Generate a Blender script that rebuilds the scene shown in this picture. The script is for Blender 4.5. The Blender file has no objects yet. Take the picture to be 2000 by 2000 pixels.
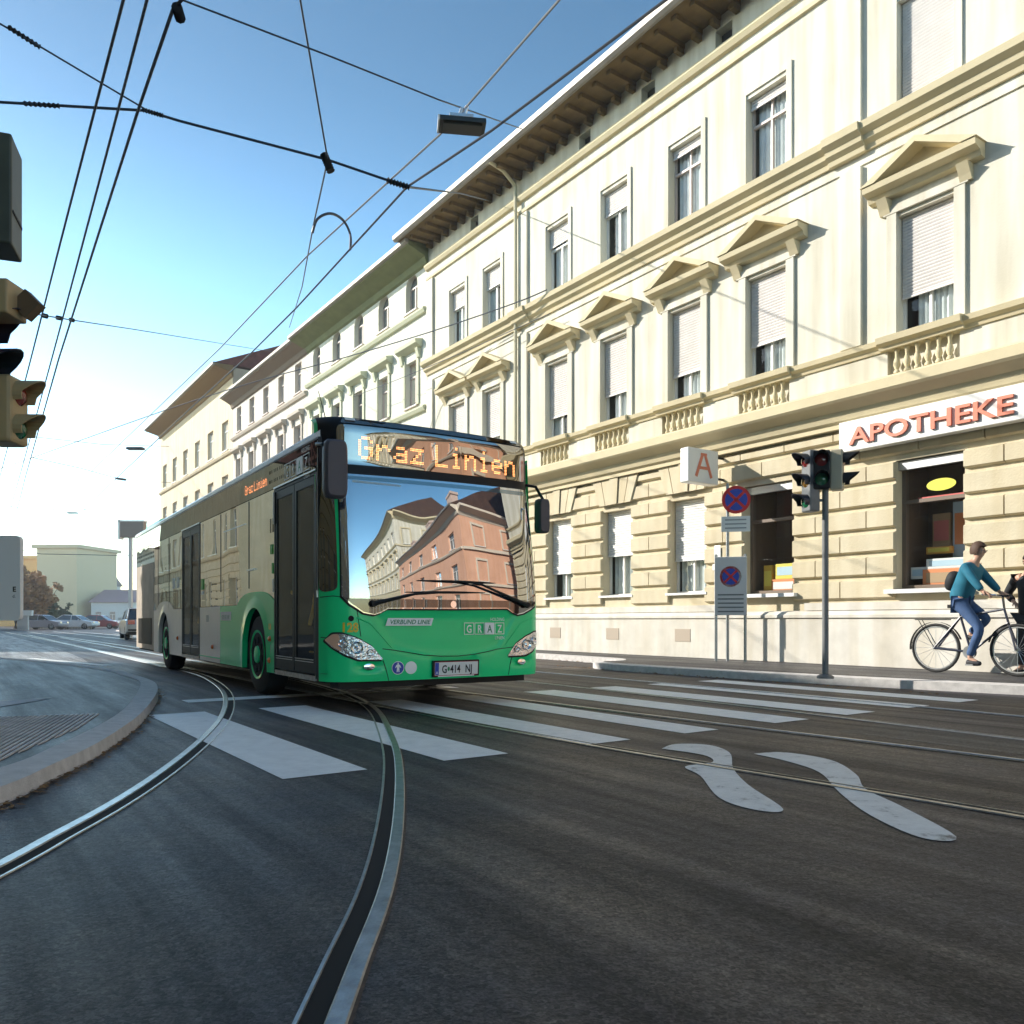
import bpy, bmesh, math, random
from mathutils import Vector, Matrix
R = math.radians
sc = bpy.context.scene
col = sc.collection
random.seed(7)

# ---------------------------------------------------------------- camera, sky, sun, exposure
cam_d = bpy.data.cameras.new('camera'); cam = bpy.data.objects.new('camera', cam_d); col.objects.link(cam)
cam.location = (0, 0, .9); cam.rotation_euler = (R(90), 0, 0)
cam_d.sensor_fit = 'HORIZONTAL'; cam_d.sensor_width = 36; cam_d.lens = 36 * 1582 / 2000
cam_d.shift_y = .106; cam_d.clip_start = .05; cam_d.clip_end = 4000
sc.camera = cam
SUN_EL = 27.0
SX, SY = -.965, .262                      # horizontal direction towards the sun
w = bpy.data.worlds.new('World'); sc.world = w; w.use_nodes = True
wn = w.node_tree.nodes; wl = w.node_tree.links
bg = wn['Background']
sky = wn.new('ShaderNodeTexSky'); sky.sky_type = 'NISHITA'; sky.sun_disc = False
sky.sun_elevation = R(SUN_EL); sky.sun_rotation = math.atan2(SX, SY)
sky.air_density = 1.05; sky.dust_density = .6; sky.ozone_density = 2.0; sky.altitude = 350
tint = wn.new('ShaderNodeMix'); tint.data_type = 'RGBA'; tint.blend_type = 'MULTIPLY'; tint.inputs[0].default_value = 1; tint.inputs[7].default_value = (1.0, .975, .86, 1)
hs = wn.new('ShaderNodeHueSaturation'); hs.inputs['Saturation'].default_value = 1.34
wl.new(sky.outputs[0], tint.inputs[6]); wl.new(tint.outputs[2], hs.inputs['Color']); # thin haze in the air: the sky burns out towards the horizon and deepens overhead
wtc = wn.new('ShaderNodeTexCoord'); wsp = wn.new('ShaderNodeSeparateXYZ'); wl.new(wtc.outputs['Generated'], wsp.inputs[0])
wmr = wn.new('ShaderNodeMapRange'); wmr.interpolation_type = 'SMOOTHSTEP'; wmr.inputs[1].default_value = 0; wmr.inputs[2].default_value = .62; wmr.inputs[3].default_value = 2.1; wmr.inputs[4].default_value = .62; wl.new(wsp.outputs[2], wmr.inputs[0])
wsc = wn.new('ShaderNodeVectorMath'); wsc.operation = 'SCALE'; wl.new(hs.outputs[0], wsc.inputs[0]); wl.new(wmr.outputs[0], wsc.inputs['Scale']); wl.new(wsc.outputs[0], bg.inputs[0]); bg.inputs[1].default_value = .108
sd = bpy.data.lights.new('sun', 'SUN'); sun = bpy.data.objects.new('sun', sd); col.objects.link(sun)
sd.energy = 2.85; sd.angle = R(.5); sd.color = (1, .94, .84)
sv = Vector((SX * math.cos(R(SUN_EL)), SY * math.cos(R(SUN_EL)), math.sin(R(SUN_EL))))
sun.rotation_euler = sv.to_track_quat('Z', 'Y').to_euler()
sc.view_settings.view_transform = 'Standard'; sc.view_settings.look = 'None'
sc.view_settings.exposure = 1.52; sc.view_settings.gamma = 1
sc.cycles.max_bounces = 8; sc.cycles.transparent_max_bounces = 12
sc.cycles.use_denoising = True

# ---------------------------------------------------------------- materials
MATS = {}
def mat(name, c, rough=.7, metal=0, var=0, vscale=3, bump=0, bscale=40, spec=.5, ior=None, coat=0, c2=None, stretch=None, emit=0, streak=0):
    if name in MATS: return MATS[name]
    m = bpy.data.materials.new(name); m.use_nodes = True; nt = m.node_tree; n = nt.nodes; l = nt.links
    b = n['Principled BSDF']
    b.inputs['Base Color'].default_value = (*c, 1); b.inputs['Roughness'].default_value = rough
    b.inputs['Metallic'].default_value = metal
    b.inputs['Specular IOR Level'].default_value = spec
    if ior: b.inputs['IOR'].default_value = ior
    if coat: b.inputs['Coat Weight'].default_value = coat; b.inputs['Coat Roughness'].default_value = .05
    tc = n.new('ShaderNodeTexCoord'); src = tc.outputs['Object']
    if stretch:
        mp = n.new('ShaderNodeMapping'); mp.inputs['Scale'].default_value = stretch; l.new(src, mp.inputs[0]); src2 = mp.outputs[0]
    else: src2 = src
    if var or c2 or streak:
        nz = n.new('ShaderNodeTexNoise'); nz.inputs['Scale'].default_value = vscale; nz.inputs['Detail'].default_value = 7; nz.inputs['Roughness'].default_value = .6
        l.new(src2, nz.inputs['Vector'])
        rp = n.new('ShaderNodeValToRGB'); l.new(nz.outputs[0], rp.inputs[0])
        a = c2 if c2 else tuple(x * (1 - var) for x in c)
        bb = c if c2 else tuple(min(1, x * (1 + var * .6)) for x in c)
        rp.color_ramp.elements[0].position = .32; rp.color_ramp.elements[1].position = .68
        rp.color_ramp.elements[0].color = (*a, 1); rp.color_ramp.elements[1].color = (*bb, 1)
        out = rp.outputs[0]
        if streak:
            mp2 = n.new('ShaderNodeMapping'); mp2.inputs['Scale'].default_value = (2.2, 2.2, .18); l.new(src, mp2.inputs[0])
            n2 = n.new('ShaderNodeTexNoise'); n2.inputs['Scale'].default_value = 1.6; n2.inputs['Detail'].default_value = 6; l.new(mp2.outputs[0], n2.inputs['Vector'])
            r2 = n.new('ShaderNodeValToRGB'); l.new(n2.outputs[0], r2.inputs[0])
            r2.color_ramp.elements[0].position = .30; r2.color_ramp.elements[1].position = .62
            k = 1 - streak; r2.color_ramp.elements[0].color = (k, k * .96, k * .88, 1); r2.color_ramp.elements[1].color = (1, 1, 1, 1)
            mx = n.new('ShaderNodeMix'); mx.data_type = 'RGBA'; mx.blend_type = 'MULTIPLY'; mx.inputs[0].default_value = 1
            l.new(out, mx.inputs[6]); l.new(r2.outputs[0], mx.inputs[7]); out = mx.outputs[2]
        l.new(out, b.inputs['Base Color'])
    if bump:
        nb = n.new('ShaderNodeTexNoise'); nb.inputs['Scale'].default_value = bscale; nb.inputs['Detail'].default_value = 5
        l.new(src2, nb.inputs['Vector'])
        bp = n.new('ShaderNodeBump'); bp.inputs['Strength'].default_value = bump; bp.inputs['Distance'].default_value = .02
        l.new(nb.outputs[0], bp.inputs['Height']); l.new(bp.outputs[0], b.inputs['Normal'])
    if emit:
        b.inputs['Emission Color'].default_value = (*c, 1); b.inputs['Emission Strength'].default_value = emit
    MATS[name] = m; return m

def glass_mat(name, tint=(.8, .85, .85), ior=1.5, rough=.01, wobble=0, wscale=2):
    m = bpy.data.materials.new(name); m.use_nodes = True; nt = m.node_tree; n = nt.nodes; l = nt.links
    n.remove(n['Principled BSDF']); out = n['Material Output']
    t = n.new('ShaderNodeBsdfTransparent'); t.inputs[0].default_value = (*tint, 1)
    g = n.new('ShaderNodeBsdfGlossy'); g.inputs['Roughness'].default_value = rough
    fr = n.new('ShaderNodeFresnel'); ge = n.new('ShaderNodeNewGeometry'); k = n.new('ShaderNodeMapRange'); k.inputs[3].default_value = ior; k.inputs[4].default_value = 1 / ior
    l.new(ge.outputs['Backfacing'], k.inputs[0]); l.new(k.outputs[0], fr.inputs[0])
    mx = n.new('ShaderNodeMixShader'); l.new(fr.outputs[0], mx.inputs[0]); l.new(t.outputs[0], mx.inputs[1]); l.new(g.outputs[0], mx.inputs[2])
    l.new(mx.outputs[0], out.inputs[0])
    if wobble: _wob(n, l, g.inputs['Normal'], wobble, wscale)
    MATS[name] = m; return m
def _wob(n, l, sock, k, s):
    tc = n.new('ShaderNodeTexCoord'); nz = n.new('ShaderNodeTexNoise'); nz.inputs['Scale'].default_value = s; nz.inputs['Detail'].default_value = 1
    l.new(tc.outputs['Object'], nz.inputs['Vector'])
    bp = n.new('ShaderNodeBump'); bp.inputs['Strength'].default_value = 1; bp.inputs['Distance'].default_value = k
    l.new(nz.outputs[0], bp.inputs['Height']); l.new(bp.outputs[0], sock)

def dark_glass(name, c, ior, wobble=0, wscale=2, fmin=0, gcol=(1, 1, 1)):
    """opaque body-tinted glazing: dark diffuse under a mirror-smooth reflecting face"""
    m = bpy.data.materials.new(name); m.use_nodes = True; nt = m.node_tree; n = nt.nodes; l = nt.links
    n.remove(n['Principled BSDF']); out = n['Material Output']
    d = n.new('ShaderNodeBsdfDiffuse'); d.inputs[0].default_value = (*c, 1)
    g = n.new('ShaderNodeBsdfGlossy'); g.inputs['Roughness'].default_value = .008; g.inputs[0].default_value = (*gcol, 1)
    fr = n.new('ShaderNodeFresnel'); fr.inputs[0].default_value = ior
    ad = n.new('ShaderNodeMath'); ad.operation = 'MAXIMUM'; ad.inputs[1].default_value = fmin; l.new(fr.outputs[0], ad.inputs[0])
    mx = n.new('ShaderNodeMixShader'); l.new(ad.outputs[0], mx.inputs[0]); l.new(d.outputs[0], mx.inputs[1]); l.new(g.outputs[0], mx.inputs[2])
    l.new(mx.outputs[0], out.inputs[0])
    if wobble: _wob(n, l, g.inputs['Normal'], wobble, wscale)
    MATS[name] = m; return m

# asphalt: aggregate, patches, fine cracks and tyre-polished streaks along the street
def asphalt(name, c, warm):
    m = bpy.data.materials.new(name); m.use_nodes = True; nt = m.node_tree; n = nt.nodes; l = nt.links
    b = n['Principled BSDF']; tc = n.new('ShaderNodeTexCoord')
    def noise(scale, det, vec, sc3=None):
        v = vec
        if sc3:
            mp = n.new('ShaderNodeMapping'); mp.inputs['Rotation'].default_value = (0, 0, R(-55.2)); mp.inputs['Scale'].default_value = sc3
            mp.vector_type = 'TEXTURE' if False else 'POINT'
            l.new(v, mp.inputs[0]); v = mp.outputs[0]
        z = n.new('ShaderNodeTexNoise'); z.inputs['Scale'].default_value = scale; z.inputs['Detail'].default_value = det; z.inputs['Roughness'].default_value = .65
        l.new(v, z.inputs['Vector']); return z.outputs[0]
    o = tc.outputs['Object']
    rot = n.new('ShaderNodeVectorRotate'); rot.rotation_type = 'Z_AXIS'; rot.inputs['Angle'].default_value = R(55.2); l.new(o, rot.inputs['Vector'])
    mp = n.new('ShaderNodeMapping'); mp.inputs['Scale'].default_value = (.10, 1.9, 1); l.new(rot.outputs[0], mp.inputs[0])
    streak = noise(2.2, 6, mp.outputs[0])
    patch = noise(.55, 4, o); grain = noise(110, 4, o); mid = noise(14, 8, o)
    def ramp(s, p0, p1, k0, k1):
        r = n.new('ShaderNodeMapRange'); r.inputs[1].default_value = p0; r.inputs[2].default_value = p1; r.inputs[3].default_value = k0; r.inputs[4].default_value = k1
        l.new(s, r.inputs[0]); return r.outputs[0]
    def mul(a, b2):
        x = n.new('ShaderNodeMath'); x.operation = 'MULTIPLY'; l.new(a, x.inputs[0]); l.new(b2, x.inputs[1]); return x.outputs[0]
    v = mul(mul(ramp(streak, .3, .7, .50, 1.50), ramp(patch, .35, .65, .82, 1.2)), mul(ramp(grain, .32, .68, .35, 1.65), ramp(mid, .3, .7, .7, 1.3)))
    vo = n.new('ShaderNodeTexVoronoi'); vo.feature = 'DISTANCE_TO_EDGE'; vo.inputs['Scale'].default_value = .55
    wob = n.new('ShaderNodeTexNoise'); wob.inputs['Scale'].default_value = 3; wob.inputs['Detail'].default_value = 4; l.new(o, wob.inputs['Vector'])
    ad = n.new('ShaderNodeVectorMath'); ad.operation = 'ADD'; l.new(o, ad.inputs[0]); l.new(wob.outputs[1], ad.inputs[1]); l.new(ad.outputs[0], vo.inputs['Vector'])
    vg = n.new('ShaderNodeTexVoronoi'); vg.inputs['Scale'].default_value = 75; l.new(o, vg.inputs['Vector'])
    sp = n.new('ShaderNodeSeparateColor'); l.new(vg.outputs['Color'], sp.inputs[0]); v = mul(v, ramp(sp.outputs[0], 0, 1, .45, 1.55))
    crack = ramp(vo.outputs['Distance'], 0, .006, .45, 1)
    v = mul(v, crack)
    cc = n.new('ShaderNodeMix'); cc.data_type = 'RGBA'; cc.inputs[6].default_value = (*c, 1); cc.inputs[7].default_value = (*warm, 1); l.new(ramp(patch, .4, .6, 0, 1), cc.inputs[0])
    vs = n.new('ShaderNodeVectorMath'); vs.operation = 'SCALE'; l.new(cc.outputs[2], vs.inputs[0]); l.new(v, vs.inputs['Scale'])
    l.new(vs.outputs[0], b.inputs['Base Color'])
    l.new(ramp(streak, .3, .7, .62, .42), b.inputs['Roughness'])
    b.inputs['Specular IOR Level'].default_value = .22
    bp = n.new('ShaderNodeBump'); bp.inputs['Strength'].default_value = .55; bp.inputs['Distance'].default_value = .006; l.new(grain, bp.inputs['Height'])
    b2 = n.new('ShaderNodeBump'); b2.inputs['Strength'].default_value = .4; b2.inputs['Distance'].default_value = .02; l.new(mid, b2.inputs['Height']); l.new(bp.outputs[0], b2.inputs['Normal'])
    l.new(b2.outputs[0], b.inputs['Normal'])
    MATS[name] = m; return m

# road paint: white with worn patches that let the asphalt colour through
def paint(name, c=(.95, .94, .92), wear=.38):
    m = bpy.data.materials.new(name); m.use_nodes = True; n = m.node_tree.nodes; l = m.node_tree.links
    b = n['Principled BSDF']; tc = n.new('ShaderNodeTexCoord')
    a = n.new('ShaderNodeTexNoise'); a.inputs['Scale'].default_value = 7; a.inputs['Detail'].default_value = 9; a.inputs['Roughness'].default_value = .72
    l.new(tc.outputs['Object'], a.inputs['Vector'])
    r = n.new('ShaderNodeValToRGB'); l.new(a.outputs[0], r.inputs[0]); e = r.color_ramp.elements
    e[0].position = wear - .14; e[0].color = (.12, .12, .12, 1); e[1].position = wear - .03; e[1].color = (c[0] * .86, c[1] * .86, c[2] * .86, 1)
    x = r.color_ramp.elements.new(.62); x.color = (*c, 1)
    l.new(r.outputs[0], b.inputs['Base Color']); b.inputs['Roughness'].default_value = .55
    g = n.new('ShaderNodeTexNoise'); g.inputs['Scale'].default_value = 140; l.new(tc.outputs['Object'], g.inputs['Vector'])
    bp = n.new('ShaderNodeBump'); bp.inputs['Strength'].default_value = .35; bp.inputs['Distance'].default_value = .005; l.new(g.outputs[0], bp.inputs['Height']); l.new(bp.outputs[0], b.inputs['Normal'])
    MATS[name] = m; return m

M_ASPH = asphalt('asphalt_road', (.050, .046, .054), (.076, .060, .050))
M_PAVE = asphalt('asphalt_pavement', (.056, .055, .062), (.074, .070, .068))
M_PAINT = paint('road_paint'); M_PAINT2 = paint('road_paint_worn', (.80, .80, .78), .46)
M_KERB = mat('kerb_granite', (.60, .57, .55), .8, var=.18, vscale=9, bump=.4, bscale=90)
M_DARK = mat('black_plastic', (.010, .011, .012), .5, spec=.3)
M_BLACK = mat('black_matte', (.01, .01, .011), .8)
M_RUBBER = mat('rubber', (.018, .018, .018), .75, var=.3, vscale=12)
M_STEEL = mat('rail_steel', (.36, .37, .38), .32, metal=1, var=.3, vscale=14, stretch=(1, 1, 1), bump=.15, bscale=60)
M_RUST = mat('rail_rust', (.10, .065, .045), .8, var=.4, vscale=30)
M_GROOVE = mat('groove_dirt', (.012, .011, .011), .95)
M_METAL = mat('grey_metal', (.35, .36, .37), .4, metal=.8)
M_ALU = mat('aluminium', (.62, .63, .65), .35, metal=.9)
M_WHITE = mat('white_enamel', (.78, .78, .76), .35)
M_GREEN = mat('bus_green', (.001, .74, .25), .35, coat=.2, var=.06, vscale=1.5)
M_SILVERW = mat('bus_white', (.85, .80, .75), .4, coat=.15, var=.06, vscale=2)
M_SCREEN = dark_glass('windscreen_glass', (.004, .022, .05), 1.7, wobble=.005, wscale=1.4, fmin=.46, gcol=(1, 1, 1))
M_DISP = dark_glass('display_glass', (.02, .012, .008), 1.7, wobble=.004, wscale=2.2, fmin=.34, gcol=(1, .95, .88))
M_SIDEG = dark_glass('side_glass', (.012, .011, .008), 1.62, wobble=.0035, wscale=.9, fmin=.2, gcol=(1, .97, .88))
M_DOORG = glass_mat('door_glass', (.8, .82, .78), 1.35, wobble=.006, wscale=1.5)
M_WING = glass_mat('window_glass', (.92, .95, .95), 1.45, wobble=.003, wscale=2)
M_AMBER = mat('amber_led', (1, .34, .11), .5, emit=2.0)
M_YEL = mat('yellow_print', (.80, .55, .03), .4)
M_ORANGE = mat('orange_lens', (.85, .20, .03), .2, coat=1)
M_YRAIL = mat('yellow_handrail', (.90, .50, .03), .35)
M_CHROME = mat('chrome', (.85, .86, .88), .08, metal=1)
M_LENS = glass_mat('lens_glass', (.95, .95, .95), 1.45, .03)
M_BLUE = mat('sign_blue', (.03, .07, .42), .35)
M_RED = mat('sign_red', (.60, .03, .03), .35)
M_CURT = mat('curtain', (.62, .66, .66), .9, var=.12, vscale=6)
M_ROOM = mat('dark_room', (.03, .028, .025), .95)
M_SHUT = mat('roller_shutter', (.70, .66, .63), .5, var=.06, vscale=4)
M_SHUTW = mat('white_shutter', (.84, .84, .82), .5)
M_FRAME = mat('window_frame', (.50, .42, .38), .5)
M_FRAMEW = mat('window_frame_white', (.74, .74, .72), .45)
M_BLIND = mat('shutter_box', (.16, .10, .08), .6)

# ---------------------------------------------------------------- mesh helpers
class MB:
    G = Matrix.Identity(4)
    def __init__(s): s.v = []; s.f = []; s.M = Matrix.Identity(4)
    def add(s, vs, fs):
        b = len(s.v); s.v += [MB.G @ (s.M @ Vector(p)) for p in vs]; s.f += [tuple(i + b for i in f) for f in fs]; return s
    def box(s, x0, x1, y0, y1, z0, z1):
        return s.add([(x0, y0, z0), (x1, y0, z0), (x1, y1, z0), (x0, y1, z0), (x0, y0, z1), (x1, y0, z1), (x1, y1, z1), (x0, y1, z1)],
                     [(0, 3, 2, 1), (4, 5, 6, 7), (0, 1, 5, 4), (1, 2, 6, 5), (2, 3, 7, 6), (3, 0, 4, 7)])
    def quad(s, a, b, c, d): return s.add([a, b, c, d], [(0, 1, 2, 3)])
    def extrude(s, poly, axis, a, b):
        """poly of 2D points in the plane normal to axis, extruded from a to b"""
        def P(p, h):
            if axis == 'x': return (h, p[0], p[1])
            if axis == 'y': return (p[0], h, p[1])
            return (p[0], p[1], h)
        n = len(poly); vs = [P(p, a) for p in poly] + [P(p, b) for p in poly]
        fs = [tuple(range(n))[::-1], tuple(range(n, 2 * n))] + [(i, (i + 1) % n, n + (i + 1) % n, n + i) for i in range(n)]
        return s.add(vs, fs)
    def tube(s, pts, r, seg=6, caps=True):
        pts = [Vector(p) for p in pts]; n = len(pts); rs = r if isinstance(r, (list, tuple)) else [r] * n
        vs = []; up = Vector((0, 0, 1))
        for i, p in enumerate(pts):
            t = (pts[min(i + 1, n - 1)] - pts[max(i - 1, 0)]).normalized()
            a = t.cross(up)
            if a.length < .05: a = t.cross(Vector((1, 0, 0)))
            a.normalize(); b = t.cross(a).normalized()
            for k in range(seg):
                an = 2 * math.pi * k / seg; vs.append(p + (a * math.cos(an) + b * math.sin(an)) * rs[i])
        fs = [(i * seg + k, i * seg + (k + 1) % seg, (i + 1) * seg + (k + 1) % seg, (i + 1) * seg + k) for i in range(n - 1) for k in range(seg)]
        if caps: fs += [tuple(range(seg))[::-1], tuple((n - 1) * seg + k for k in range(seg))]
        return s.add(vs, fs)
    def lathe(s, prof, axis='z', c=(0, 0, 0), seg=24):
        """prof: list of (radius, height) turned about an axis through c"""
        vs = []; c = Vector(c)
        for r, h in prof:
            for k in range(seg):
                a = 2 * math.pi * k / seg; u, v = r * math.cos(a), r * math.sin(a)
                vs.append(c + Vector({'z': (u, v, h), 'x': (h, u, v), 'y': (u, h, v)}[axis]))
        m = len(prof)
        fs = [(i * seg + k, i * seg + (k + 1) % seg, (i + 1) * seg + (k + 1) % seg, (i + 1) * seg + k) for i in range(m - 1) for k in range(seg)]
        fs += [tuple(range(seg))[::-1], tuple((m - 1) * seg + k for k in range(seg))]
        return s.add(vs, fs)
    def build(s, name, m, parent=None, smooth=False, bevel=0, label=None):
        me = bpy.data.meshes.new(name); me.from_pydata([tuple(v) for v in s.v], [], s.f); me.validate(); me.update()
        bm = bmesh.new(); bm.from_mesh(me); bmesh.ops.recalc_face_normals(bm, faces=bm.faces); bm.to_mesh(me); bm.free()
        me.materials.append(m)
        if smooth:
            me.polygons.foreach_set('use_smooth', [True] * len(me.polygons)); me.set_sharp_from_angle(angle=R(38))
        o = bpy.data.objects.new(name, me); col.objects.link(o)
        if parent: o.parent = parent
        if bevel:
            bv = o.modifiers.new('bevel', 'BEVEL'); bv.width = bevel; bv.segments = 2; bv.limit_method = 'ANGLE'; bv.angle_limit = R(40)
        if label: o['label'] = label
        return o
def tag(o, label=None, cat=None, group=None, kind=None):
    if label: o['label'] = label
    if cat: o['category'] = cat
    if group: o['group'] = group
    if kind: o['kind'] = kind
    return o
def thing(name, label, cat, loc=(0, 0, 0), rz=0, group=None):
    o = bpy.data.objects.new(name, None); col.objects.link(o); o.empty_display_size = .2
    o.location = loc; o.rotation_euler = (0, 0, rz)
    return tag(o, label, cat, group)
# street frame: n = across (towards the row on the right), t = along the street away from the camera
CS, SN = .821, .571
STREET = math.atan2(-.821, .571)
def W(n, t, z=0): return Vector((CS * n - SN * t, SN * n + CS * t, z))
F_, H_, V_ = 1582., .9, 1212.
def G(u, v, z=0):
    y = F_ * (H_ - z) / (v - V_); return Vector(((u - 1000) / F_ * y, y, z))
def PY(u, v, y): return Vector(((u - 1000) / F_ * y, y, H_ + (V_ - v) * y / F_))
def PZ(u, v, z): return PY(u, v, (z - H_) * F_ / (V_ - v))
def smooth_pts(pts, k=8):
    pts = [Vector(p) for p in pts]; out = []
    for i in range(len(pts) - 1):
        p0 = pts[max(i - 1, 0)]; p1 = pts[i]; p2 = pts[i + 1]; p3 = pts[min(i + 2, len(pts) - 1)]
        for j in range(k):
            t = j / k
            out.append(.5 * ((2 * p1) + (p2 - p0) * t + (2 * p0 - 5 * p1 + 4 * p2 - p3) * t * t + (3 * p1 - p0 - 3 * p2 + p3) * t ** 3))
    out.append(pts[-1]); return out
def text2d(s, size, align='LEFT', bold=0, shear=0, sx=1):
    cu = bpy.data.curves.new('t', 'FONT'); cu.body = s; cu.size = size; cu.align_x = align; cu.offset = bold; cu.shear = shear; cu.resolution_u = 3
    o = bpy.data.objects.new('t', cu); col.objects.link(o)
    dg = bpy.context.evaluated_depsgraph_get(); dg.update()
    me = bpy.data.meshes.new_from_object(o.evaluated_get(dg))
    vs = [(v.co.x * sx, v.co.y) for v in me.vertices]; fs = [tuple(p.vertices) for p in me.polygons]
    bpy.data.objects.remove(o); bpy.data.curves.remove(cu); bpy.data.meshes.remove(me)
    return vs, fs

# ---------------------------------------------------------------- ground
def sheet(name, pts, z, m, kind='structure', label=None):
    b = MB(); b.add([(p[0], p[1], z) for p in pts], [tuple(range(len(pts)))])
    o = b.build(name, m); tag(o, label, None, None, kind); return o
g = MB(); N = 24; S = 500
g.add([(-S + 2 * S * i / N, -S + 2 * S * j / N, 0) for j in range(N + 1) for i in range(N + 1)],
      [(j * (N + 1) + i, j * (N + 1) + i + 1, (j + 1) * (N + 1) + i + 1, (j + 1) * (N + 1) + i) for j in range(N) for i in range(N)])
tag(g.build('road', M_ASPH), kind='structure')

def slab(name, outline, h, m, kind='structure'):
    b = MB(); b.extrude([(p[0], p[1]) for p in outline], 'z', -.05, h); o = b.build(name, m, bevel=.0); o['kind'] = kind; return o
# left pavement island with curved granite kerb
KZ = .10
ko = [(0, 1532), (103, 1488), (181, 1452), (233, 1421), (272, 1393), (298, 1364), (308, 1343), (298, 1328), (259, 1315), (228, 1307)]
ki = [(0, 1501), (103, 1460), (181, 1424), (233, 1393), (259, 1367), (273, 1343), (272, 1331), (253, 1323), (233, 1318), (205, 1310)]
outer = [Vector((-2.47, -6, 0)), Vector((-2.47, 1.2, 0)), Vector((-2.5, 2.8, 0))] + [G(u, v, KZ) for u, v in ko] + [Vector((-8.6, 15.6, 0)), Vector((-12, 18.5, 0))]
inner = [Vector((-2.76, -6, 0)), Vector((-2.76, 1.2, 0)), Vector((-2.79, 2.8, 0))] + [G(u, v, KZ) for u, v in ki] + [Vector((-8.8, 15.3, 0)), Vector((-12.2, 18.2, 0))]
outer = smooth_pts([(p.x, p.y, 0) for p in outer], 5); inner = smooth_pts([(p.x, p.y, 0) for p in inner], 5)
b = MB(); n_ = len(outer)
for i in range(n_ - 1):
    o0, o1, i0, i1 = outer[i], outer[i + 1], inner[i], inner[i + 1]
    b.quad((o0.x, o0.y, KZ - .012), (o1.x, o1.y, KZ - .012), (i1.x, i1.y, KZ + .006), (i0.x, i0.y, KZ + .006))
    b.quad((o0.x, o0.y, KZ - .012), (o1.x, o1.y, KZ - .012), (o1.x + .015, o1.y - .01, -.02), (o0.x + .015, o0.y - .01, -.02))
tag(b.build('kerb', M_KERB, smooth=False), kind='structure')
pav = [(p.x, p.y) for p in inner] + [(-30, 19), (-30, -6)]
b = MB(); b.add([(x, y, KZ) for x, y in pav], [tuple(range(len(pav)))])
tag(b.build('pavement', M_PAVE), kind='structure')
M_SUNROAD = asphalt('sunlit_road_tone', (.21, .205, .205), (.25, .24, .23))  # far left road: sunlight put into the colour as a paler asphalt
sheet('road', [(-60, 24), (-30, 17.2), (-12.4, 17.9), (-8.4, 16.2)] + [tuple(W(n, t)[:2]) for n, t in ((2.6, 21.5), (2.9, 30), (3.0, 75), (3, 200))] + [(-260, 190)], .0018, M_SUNROAD)
# ribbed tactile paving on the island
M_TACT = mat('tactile_stone', (.62, .57, .55), .8, var=.25, vscale=7, bump=.3)
q = [G(-160, 1407, KZ), G(197, 1395, KZ), G(150, 1425, KZ), G(0, 1486, KZ), G(-160, 1560, KZ)]
b = MB()
a0, a1 = q[0], q[1]; e_ = (a1 - a0); L = e_.length; e_.normalize(); pr = Vector((-e_.y, e_.x, 0)) * -1
nr = 34
low = [(q[1] - a0).dot(e_), (q[2] - a0).dot(e_), (q[3] - a0).dot(e_), (q[4] - a0).dot(e_)]
dep = [0, (q[2] - a0).dot(pr), (q[3] - a0).dot(pr), (q[4] - a0).dot(pr)]
def depth(x):
    xs = sorted(zip(low, dep))
    for (xa, da), (xb, db) in zip(xs, xs[1:]):
        if xa <= x <= xb: return da + (db - da) * (x - xa) / (xb - xa)
    return xs[0][1] if x < xs[0][0] else 0
for i in range(nr):
    x0 = L * i / nr + .006; x1 = L * (i + 1) / nr - .014
    if depth(x0) < .03: continue
    p = [a0 + e_ * x0, a0 + e_ * x1, a0 + e_ * x1 + pr * depth(x1), a0 + e_ * x0 + pr * depth(x0)]
    vs = [(k.x, k.y, KZ + .002) for k in p] + [(k.x, k.y, KZ + .010) for k in p]
    b.add(vs, [(4, 5, 6, 7), (0, 1, 5, 4), (1, 2, 6, 5), (2, 3, 7, 6), (3, 0, 4, 7)])
tag(b.build('tactile_paving', M_TACT), kind='structure')
b = MB(); p = [G(-60, 1372, KZ), G(103, 1364, KZ), G(75, 1369, KZ), G(-10, 1383, KZ), G(-60, 1388, KZ)]
b.add([(k.x, k.y, KZ + .005) for k in p], [(0, 1, 2, 3, 4)]); tag(b.build('paving_strip', M_TACT), kind='structure')

# right pavement and its bulge by the crossing
def kerbed(name, line, h, back):
    """line: street-frame (n,t) kerb line; granite band .18 wide and asphalt behind"""
    L_ = [W(n, t) for n, t in line]; b = MB(); pts2 = []
    for i, p in enumerate(L_):
        t = (L_[min(i + 1, len(L_) - 1)] - L_[max(i - 1, 0)]).normalized(); nn = Vector((-t.y, t.x, 0)); pts2.append(p + nn * .2)
    for i in range(len(L_) - 1):
        a, c, d, e = L_[i], L_[i + 1], pts2[i + 1], pts2[i]
        b.quad((a.x, a.y, h - .01), (c.x, c.y, h - .01), (d.x, d.y, h + .004), (e.x, e.y, h + .004))
        b.quad((a.x, a.y, h - .01), (c.x, c.y, h - .01), (c.x, c.y, -.03), (a.x, a.y, -.03))
    tag(b.build('kerb', M_KERB), kind='structure')
    poly = [(p.x, p.y) for p in pts2] + [tuple(W(n, t)[:2]) for n, t in back]
    c = MB(); c.add([(x, y, h) for x, y in poly], [tuple(range(len(poly)))]); tag(c.build('pavement', M_PAVE), kind='structure')
line = [(11.55, 75), (11.5, 40), (11.45, 20), (11.35, 15), (11.25, 13.2)]
a = [W(11.25, 13.2), W(11.15, 12.4), W(10.7, 11.9), W(10.2, 11.9), W(9.85, 11.3), W(9.85, 10), W(10.0, 8), W(10.4, 5.5), W(11.0, 3), W(11.3, 1.0), W(11.3, -1.5)]
a = smooth_pts(a, 4)
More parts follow.
